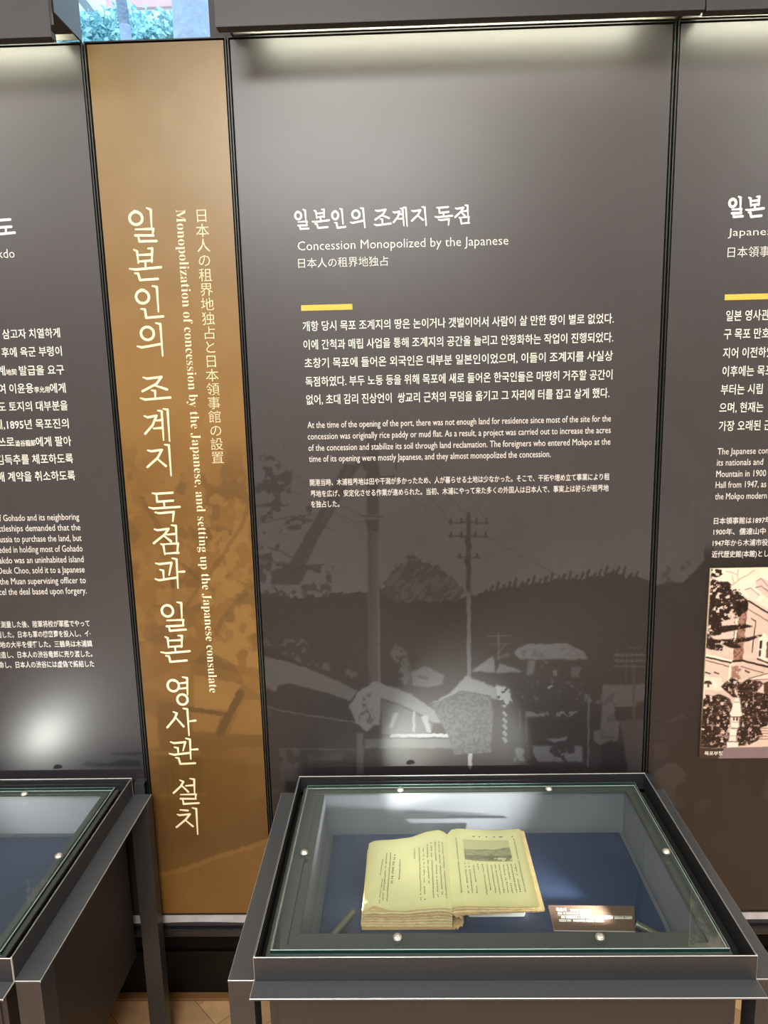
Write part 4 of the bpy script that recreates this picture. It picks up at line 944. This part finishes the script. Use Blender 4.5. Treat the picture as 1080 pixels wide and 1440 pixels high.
# ================================================================== THE OPEN BOOK
def build_book():
    t = thing('open_book', 'old yellowed book lying open with vertical print and a small picture, in the glass case', 'book', (.08, -.25, .4762))
    # page surfaces: s runs from the outer edge (0) to the gutter (1), q from front (0) to back (1)
    def left_pt(s, q):
        x = (-.0900+.003*q)*(1-s)+(.0780+.0055*q)*s
        yb = np.interp(s, [0, .06, .3, .55, .72, .9, 1], [-.150, -.1445, -.1435, -.139, -.128, -.124, -.133])
        y = -.3640*(1-q)+yb*q-.003*s*(1-q)
        z = np.interp(s, [0, .12, .3, .5, .7, .85, .95, 1], [.5090, .5115, .5120, .5135, .5175, .5200, .5185, .5150])
        z -= .0025*q*(1-s)
        z += .0011*math.sin(7*s+9*q)*(1-q)*(1-s)+.0010*math.sin(23*s-17*q+2*math.sin(9*q))*max(0, .75-q)*(1-s*.7)+.0004*math.sin(51*s+37*q)*max(0, .6-q)*(1-s)
        if q < .1 and s < .25: z += .002*(1-q/.1)*(.25-s)/.25
        return Vector((x, y, z))
    def right_pt(s, q):      # s from gutter (0) to outer edge (1)
        x = (.0780+.0055*q)*(1-s)+(.2425+.001*q)*s
        y = (-.3625+.010*s)*(1-q)+np.interp(s, [0, .06, .15, .5, .9, 1], [-.1330, -.122, -.119, -.118, -.112, -.109])*q
        z = np.interp(s, [0, .05, .14, .35, .7, 1], [.5150, .5185, .5195, .5165, .5120, .5110])
        return Vector((x, y, z))
    paper = np.array([lin(208), lin(200), lin(150)])
    def page(name, fn, ns, nq, flip):
        verts, cols, faces = [], [], []
        for i in range(ns+1):
            for j in range(nq+1):
                s, q = i/ns, j/nq; verts.append(fn(s, q))
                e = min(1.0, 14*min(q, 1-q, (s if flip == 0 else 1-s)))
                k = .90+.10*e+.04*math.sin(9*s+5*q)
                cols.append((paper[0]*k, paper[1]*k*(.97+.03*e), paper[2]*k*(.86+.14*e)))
        for i in range(ns):
            for j in range(nq):
                a = i*(nq+1)+j; faces.append((a, a+nq+1, a+nq+2, a+1))
        me = mesh_from([tuple(v) for v in verts], faces)
        at = me.color_attributes.new('paint', 'FLOAT_COLOR', 'POINT')
        for i, c in enumerate(cols): at.data[i].color = (*c, 1)
        for p in me.polygons: p.use_smooth = True
        return link(name, me, MT['page'], t)
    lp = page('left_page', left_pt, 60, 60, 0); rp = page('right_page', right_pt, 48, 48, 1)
    # page blocks: many loose leaves under each page
    rnd = random.Random(11)
    def leaves(name, fn, n, zbase, side, mats, jit, grow):
        bm = bmesh.new()
        for k in range(n):
            f0, f1 = k/n, (k+1)/n-.012
            dx, dyf, dyb = (rnd.random()-.5)*jit, -rnd.random()*jit, rnd.random()*jit*.6
            ns = 34
            rows = []
            for i in range(ns+1):
                s = i/ns
                a, b = fn(s, 0), fn(s, 1)
                ex = (1-s) if side < 0 else s
                a = a+Vector((side*grow*(1-f0)*ex+dx*ex, dyf+.0005*(math.sin(40*s+k*2.1)+math.sin(97*s+k)), 0)); b = b+Vector((side*grow*(1-f0)*ex+dx*ex, dyb, 0))
                row = []
                for p in (a, b):
                    for f in (f0, f1):
                        row.append(bm.verts.new((p.x, p.y, zbase+(p.z-.0026-zbase)*f)))
                rows.append(row)
            mi = 1 if k % 3 == 0 else 0
            for r0, r1 in zip(rows[:-1], rows[1:]):
                for a, b in ((0, 1), (1, 3), (3, 2), (2, 0)):
                    fc = bm.faces.new((r0[a], r1[a], r1[b], r0[b])); fc.material_index = mi
            for r in (rows[0], rows[-1]):
                fc = bm.faces.new((r[0], r[1], r[3], r[2])); fc.material_index = mi
        bmesh.ops.recalc_face_normals(bm, faces=bm.faces)
        return obj(name, bm, mats, t)
    leaves('left_page_block', left_pt, 17, .4790, -1, [MT['edge_paper'], MT['edge_dark']], .0030, .0035)
    leaves('right_page_block', right_pt, 5, .5035, 1, [MT['edge_paper'], MT['edge_dark']], .0050, .0110)
    # bottom cover under the left block
    bm = bmesh.new(); vs = box(bm, -.0925, .084, -.3700, -.135, .4764, .4786, .0006); obj('back_cover', bm, MT['spine'], t)
    # torn spine curling from the left block up to the right leaves
    bm = bmesh.new(); prev = None; n = 14
    for i in range(n+1):
        k = i/n; ang = math.pi*(.5+k)*1.0
        x = .0800+.0200*math.cos(-math.pi/2+math.pi*k*.96); z = .4915+.0140*math.sin(-math.pi/2+math.pi*k*.96)
        row = []
        for q in range(9):
            y = -.3700+.235*q/8+(.003*math.sin(i*2.3) if q == 0 else 0)
            row.append((bm.verts.new((x, y, z)), bm.verts.new((x-.0016*math.cos(-math.pi/2+math.pi*k), y, z-.0016*math.sin(-math.pi/2+math.pi*k)))))
        if prev:
            for q in range(8):
                bm.faces.new((prev[q][0], row[q][0], row[q+1][0], prev[q+1][0])); bm.faces.new((prev[q][1], prev[q+1][1], row[q+1][1], row[q][1]))
            bm.faces.new((prev[0][0], prev[0][1], row[0][1], row[0][0])); bm.faces.new((prev[8][0], row[8][0], row[8][1], prev[8][1]))
        prev = row
    bmesh.ops.recalc_face_normals(bm, faces=bm.faces)
    obj('torn_spine', bm, MT['spine'], t, True)
    # folded corner on the left page
    def lift(p, h): return (p.x, p.y, p.z+h)
    me = mesh_from([lift(left_pt(.03, .012), .0008), lift(left_pt(.30, .004), .0006), lift(left_pt(.13, .055), .0012)], [(0, 1, 2)])
    link('dog_ear', me, MT['edge_dark'], lp)
    # printed columns
    def columns(name, fn, cols, parent, seed):
        V, Fc = [], []; r = random.Random(seed)
        for s0, s1, q_top, q_bot, w in cols:
            q = q_top
            while q > q_bot:
                ln = .015+.006*r.random()
                if r.random() < .10: q -= ln*1.2; continue
                s = s0+(s1-s0)*(q_top-q)/max(1e-6, q_top-q_bot)
                nst = r.choice((1, 1, 2))
                for m in range(nst):
                    aa = w*(.8+.5*r.random()); so = s+(r.random()-.5)*w*.5; qa = q-ln*m/nst; qb = qa-ln/nst*.55
                    b = len(V)
                    for (ss, qq) in ((so-aa/2, qa), (so+aa/2, qa), (so+aa/2, qb), (so-aa/2, qb)):
                        p = fn(min(.995, max(.005, ss)), qq); V.append((p.x, p.y, p.z+.00045))
                    Fc.append((b, b+1, b+2, b+3))
                q -= ln*1.18
        return link(name, mesh_from(V, Fc), MT['leaf_ink'], parent)
    LC = [(.93, .945, .83, .13, .013), (.885, .90, .83, .13, .013), (.84, .85, .83, .13, .013), (.79, .80, .83, .12, .013), (.74, .75, .81, .26, .013), (.69, .70, .78, .11, .013), (.64, .655, .80, .11, .013), (.58, .585, .83, .66, .014), (.405, .40, .68, .40, .014), (.335, .31, .76, .36, .019), (.285, .265, .79, .11, .013), (.235, .22, .79, .11, .013), (.19, .17, .70, .46, .011), (.20, .18, .42, .11, .012)]
    columns('left_print', left_pt, LC[:8], lp, 5); columns('left_notes', left_pt, LC[8:], lp, 8)
    RC = [(.115, .125, .86, .16, .013), (.20, .205, .52, .15, .013), (.25, .255, .52, .15, .013), (.305, .31, .50, .15, .013), (.36, .36, .51, .43, .013), (.42, .425, .51, .15, .013), (.475, .475, .51, .16, .013), (.53, .53, .50, .15, .013), (.58, .58, .51, .15, .013), (.63, .63, .51, .16, .013), (.685, .68, .51, .16, .013), (.735, .73, .51, .16, .013), (.785, .78, .51, .17, .013), (.835, .825, .51, .17, .013), (.895, .885, .86, .18, .013)]
    columns('right_print', right_pt, RC, rp, 6)
    V, Fc = [], []
    for s in list(np.arange(.30, .82, .026))+[]:
        for q0, hh in ((.548, .010), ):
            b = len(V)
            for ss, qq in ((s, q0+hh), (s+.013, q0+hh), (s+.013, q0), (s, q0)): p = right_pt(ss, qq); V.append((p.x, p.y, p.z+.00045))
            Fc.append((b, b+1, b+2, b+3))
    link('picture_caption', mesh_from(V, Fc), MT['leaf_ink'], rp); V, Fc = [], []
    for s, wd_ in ((.34, .03), (.42, .022), (.52, .022), (.62, .022), (.70, .05), (.87, .02)):
        b = len(V)
        for ss, qq in ((s, .900), (s+wd_, .900), (s+wd_, .888), (s, .888)): p = right_pt(ss, qq); V.append((p.x, p.y, p.z+.00045))
        Fc.append((b, b+1, b+2, b+3))
    link('running_title', mesh_from(V, Fc), MT['leaf_ink'], rp)
    # printed landscape picture
    ns, nq = 70, 50; V, C, Fc = [], [], []
    s0, s1, q0, q1 = .205, .815, .560, .845
    for i in range(ns+1):
        for j in range(nq+1):
            a, b = i/ns, j/nq
            ex, ey = max(0, abs(a-.5)-.44)/.06, max(0, abs(b-.5)-.42)/.08; d = math.hypot(ex, ey)
            if d > 1: a2, b2 = .5+(a-.5)*(1-.03*(d-1)), .5+(b-.5)*(1-.06*(d-1))
            else: a2, b2 = a, b
            p = right_pt(s0+(s1-s0)*a2, q0+(q1-q0)*b2); V.append((p.x, p.y, p.z+.0004))
            C.append((a, b))
    C = np.array(C); u_, v_ = C[:, 0]*100, (1-C[:, 1])*60
    ridge = np.interp(C[:, 0], [0, .3, .5, .62, .78, .9, 1], [.50, .50, .53, .50, .57, .62, .60])
    g = np.where(C[:, 1] > ridge, 178, 138+70*(fbm(u_, v_*2.5, 14, 201)-.5)-18*(C[:, 1] < .25)); g = np.where(np.abs(C[:, 1]-ridge) < .02, 128, g)
    g = np.where((C[:, 0] > .6) & (C[:, 1] < .16) & (fbm(u_, v_, 6, 203) > .6), 190, g)
    for i in range(ns):
        for j in range(nq):
            a = i*(nq+1)+j; Fc.append((a, a+nq+1, a+nq+2, a+1))
    me = mesh_from(V, Fc); at = me.color_attributes.new('paint', 'FLOAT_COLOR', 'POINT')
    for i, k in enumerate(g): at.data[i].color = (lin(k), lin(k*.975), lin(k*.74), 1)
    link('printed_picture', me, MT['page'], rp)
    settle(t)
build_book()
# white support under the right half of the book
bm = bmesh.new()
vs = box(bm, .108, .222, -.338, -.16, .4764, .4955, 0)
for v in vs:
    if v.co.z < .48: v.co.x = .112 if v.co.x < .15 else .2185
bmesh.ops.bevel(bm, geom=list(bm.edges), offset=.0012, segments=2, affect='EDGES')
for f in bm.faces: f.material_index = 0
tag(obj('book_support', bm, MT['support']), 'low white block supporting the right half of the open book', 'book support')
# brown caption card
def caption_card():
    c = [level(771, 1273, .4845), level(892, 1274, .4845), level(893.5, 1309.5, .4785), level(779, 1308, .4785)]
    P = [Vector((c[0][0], c[0][1], .4845)), Vector((c[1][0], c[1][1], .4845)), Vector((c[2][0], c[2][1], .4785)), Vector((c[3][0], c[3][1], .4785))]
    t = thing('caption_card', 'small brown caption card with white print, right of the book', 'label card', tuple((P[2]+P[3])/2))
    bm = bmesh.new(); up = Vector((0, 0, .0022))
    lo = [bm.verts.new(p-up) for p in P]; hi = [bm.verts.new(p) for p in P]
    bm.faces.new(hi[::-1]).material_index = 0; bm.faces.new(lo).material_index = 1
    for i in range(4): bm.faces.new((lo[i], lo[(i+1) % 4], hi[(i+1) % 4], hi[i])).material_index = 1
    bmesh.ops.recalc_face_normals(bm, faces=bm.faces)
    obj('card', bm, [MT['card'], MT['card_edge']], t)
    bm = bmesh.new(); box(bm, P[0].x+.01, P[1].x-.01, P[0].y-.014, P[0].y-.003, .4762, .4808); obj('easel', bm, MT['card'], t)
    def at(a, b): return (P[0]*(1-a)+P[1]*a)*(1-b)+(P[3]*(1-a)+P[2]*a)*b+Vector((0, 0, .0004))
    V, Fc = [], []; r = random.Random(4)
    def put(x0, x1, yb, h, text):
        v, f = glyph_line(text, .02); lo_, hi_ = v[:, 0].min(), v[:, 0].max(); rv, _ = glyph_line('목', 0); y0, y1 = rv[:, 1].min(), rv[:, 1].max(); b = len(V)
        for q in v: V.append(tuple(at(x0+(q[0]-lo_)/(hi_-lo_)*(x1-x0), yb-(q[1]-y0)/(y1-y0)*h)))
        Fc.extend(tuple(i+b for i in ff) for ff in f)
    put(.08, .20, .26, .14, '목포지')
    def marks(x0, x1, y, h):
        x = x0
        while x < x1:
            w = .011+.006*r.random()
            if r.random() < .16: x += w*.7; continue
            for yy, hh in ((y-h, h*.36), (y-h*.42, h*.36)):
                b = len(V); k = w*(.55+.4*r.random()); V.extend(tuple(at(xx, zz)) for xx, zz in ((x, yy), (x+k, yy), (x+k, yy+hh), (x, yy+hh))); Fc.append((b, b+1, b+2, b+3))
            x += w
    marks(.23, .49, .25, .085); marks(.09, .46, .37, .075); marks(.09, .96, .54, .085); marks(.09, .62, .67, .085)
    b = len(V); V.extend(tuple(at(x, y)) for x, y in ((.08, .415), (.97, .415), (.97, .423), (.08, .423))); Fc.append((b, b+1, b+2, b+3))
    link('card_print', mesh_from(V, Fc), MT['white'], t)
    settle(t)
caption_card()

# ================================================================== OUTSIDE THE WINDOW
bm = bmesh.new(); box(bm, -9, 6, .4, 14, -.6, -.5); struct('yard_ground', bm, MT['ground'])
def tree(name, label, x, y, trunk, path, clumps, nleaf, seed):
    t = thing(name, label, 'tree', (x, y, -.5), 'trees outside the window')
    bm = bmesh.new(); r = random.Random(seed)
    for (a, ra), (b, rb) in zip(path[:-1], path[1:]):
        cyl(bm, a, b, ra, rb, 14)
    obj('trunk', bm, MT['bark'], t, True)
    V, Fc = [], []
    for c, rad in clumps:
        for k in range(nleaf):
            d = Vector((r.gauss(0, 1), r.gauss(0, 1), r.gauss(0, 1))).normalized()*rad*(r.random()**.4)
            p = Vector(c)+d; e1 = Vector((r.gauss(0, 1), r.gauss(0, 1), r.gauss(0, 1))).normalized(); e2 = e1.cross(Vector((r.gauss(0, 1), r.gauss(0, 1), r.gauss(0, 1)))).normalized()
            s = .015+.028*r.random(); b = len(V)
            for q in (e1*s, e2*s*.5, -e1*s, -e2*s*.5): V.append(tuple(p+q))
            Fc.append((b, b+1, b+2, b+3))
    if V: link('foliage', mesh_from(V, Fc), MT['leaf'], t)
    settle(t)
tree('tree', 'thick pale tree trunk at the right of the window', -1.34, 3.4, .2, [((-1.22, 3.4, -.5), .15), ((-1.25, 3.4, 2.4), .125), ((-1.235, 3.4, 4.4), .115), ((-1.20, 3.4, 6.0), .10)], [], 0, 1)
CL = []
rr = random.Random(9)
for i in range(7):
    for j in range(4):
        CL.append(((-2.75+i*.24+rr.random()*.1, 5.0+rr.random()*.5, 3.75+j*.22-.03*i+.13*rr.random()-(.12 if j == 3 else 0)), .19+.07*rr.random()))
tree('tree', 'slender leafy tree at the middle of the window', -1.95, 4.6, .06, [((-1.95, 4.6, -.5), .08), ((-2.02, 4.6, 3.3), .05), ((-2.06, 4.6, 4.2), .042), ((-2.16, 4.6, 5.6), .03)], CL, 800, 2)
t = thing('house', 'pale house with pink brick wall seen through the window', 'building', (-2.0, 6.7, -.5))
bm = bmesh.new(); box(bm, -5.2, 1.2, 6.2, 7.2, -.5, 5.7); obj('wall', bm, MT['eave'], t)
bm = bmesh.new(); box(bm, -2.74, -.5, 6.15, 6.1995, 5.03, 5.7); obj('brick_band', bm, MT['brick_far'], t)
bm = bmesh.new(); box(bm, -5.3, 1.3, 6.0, 7.3, 5.7, 5.8); obj('roof', bm, MT['eave'], t)
bm = bmesh.new(); cyl(bm, (-3.15, 6.1, 5.35), (-2.70, 6.1, 4.75), .035, .035, 8); obj('rain_pipe', bm, MT['sash'], t)
settle(t)
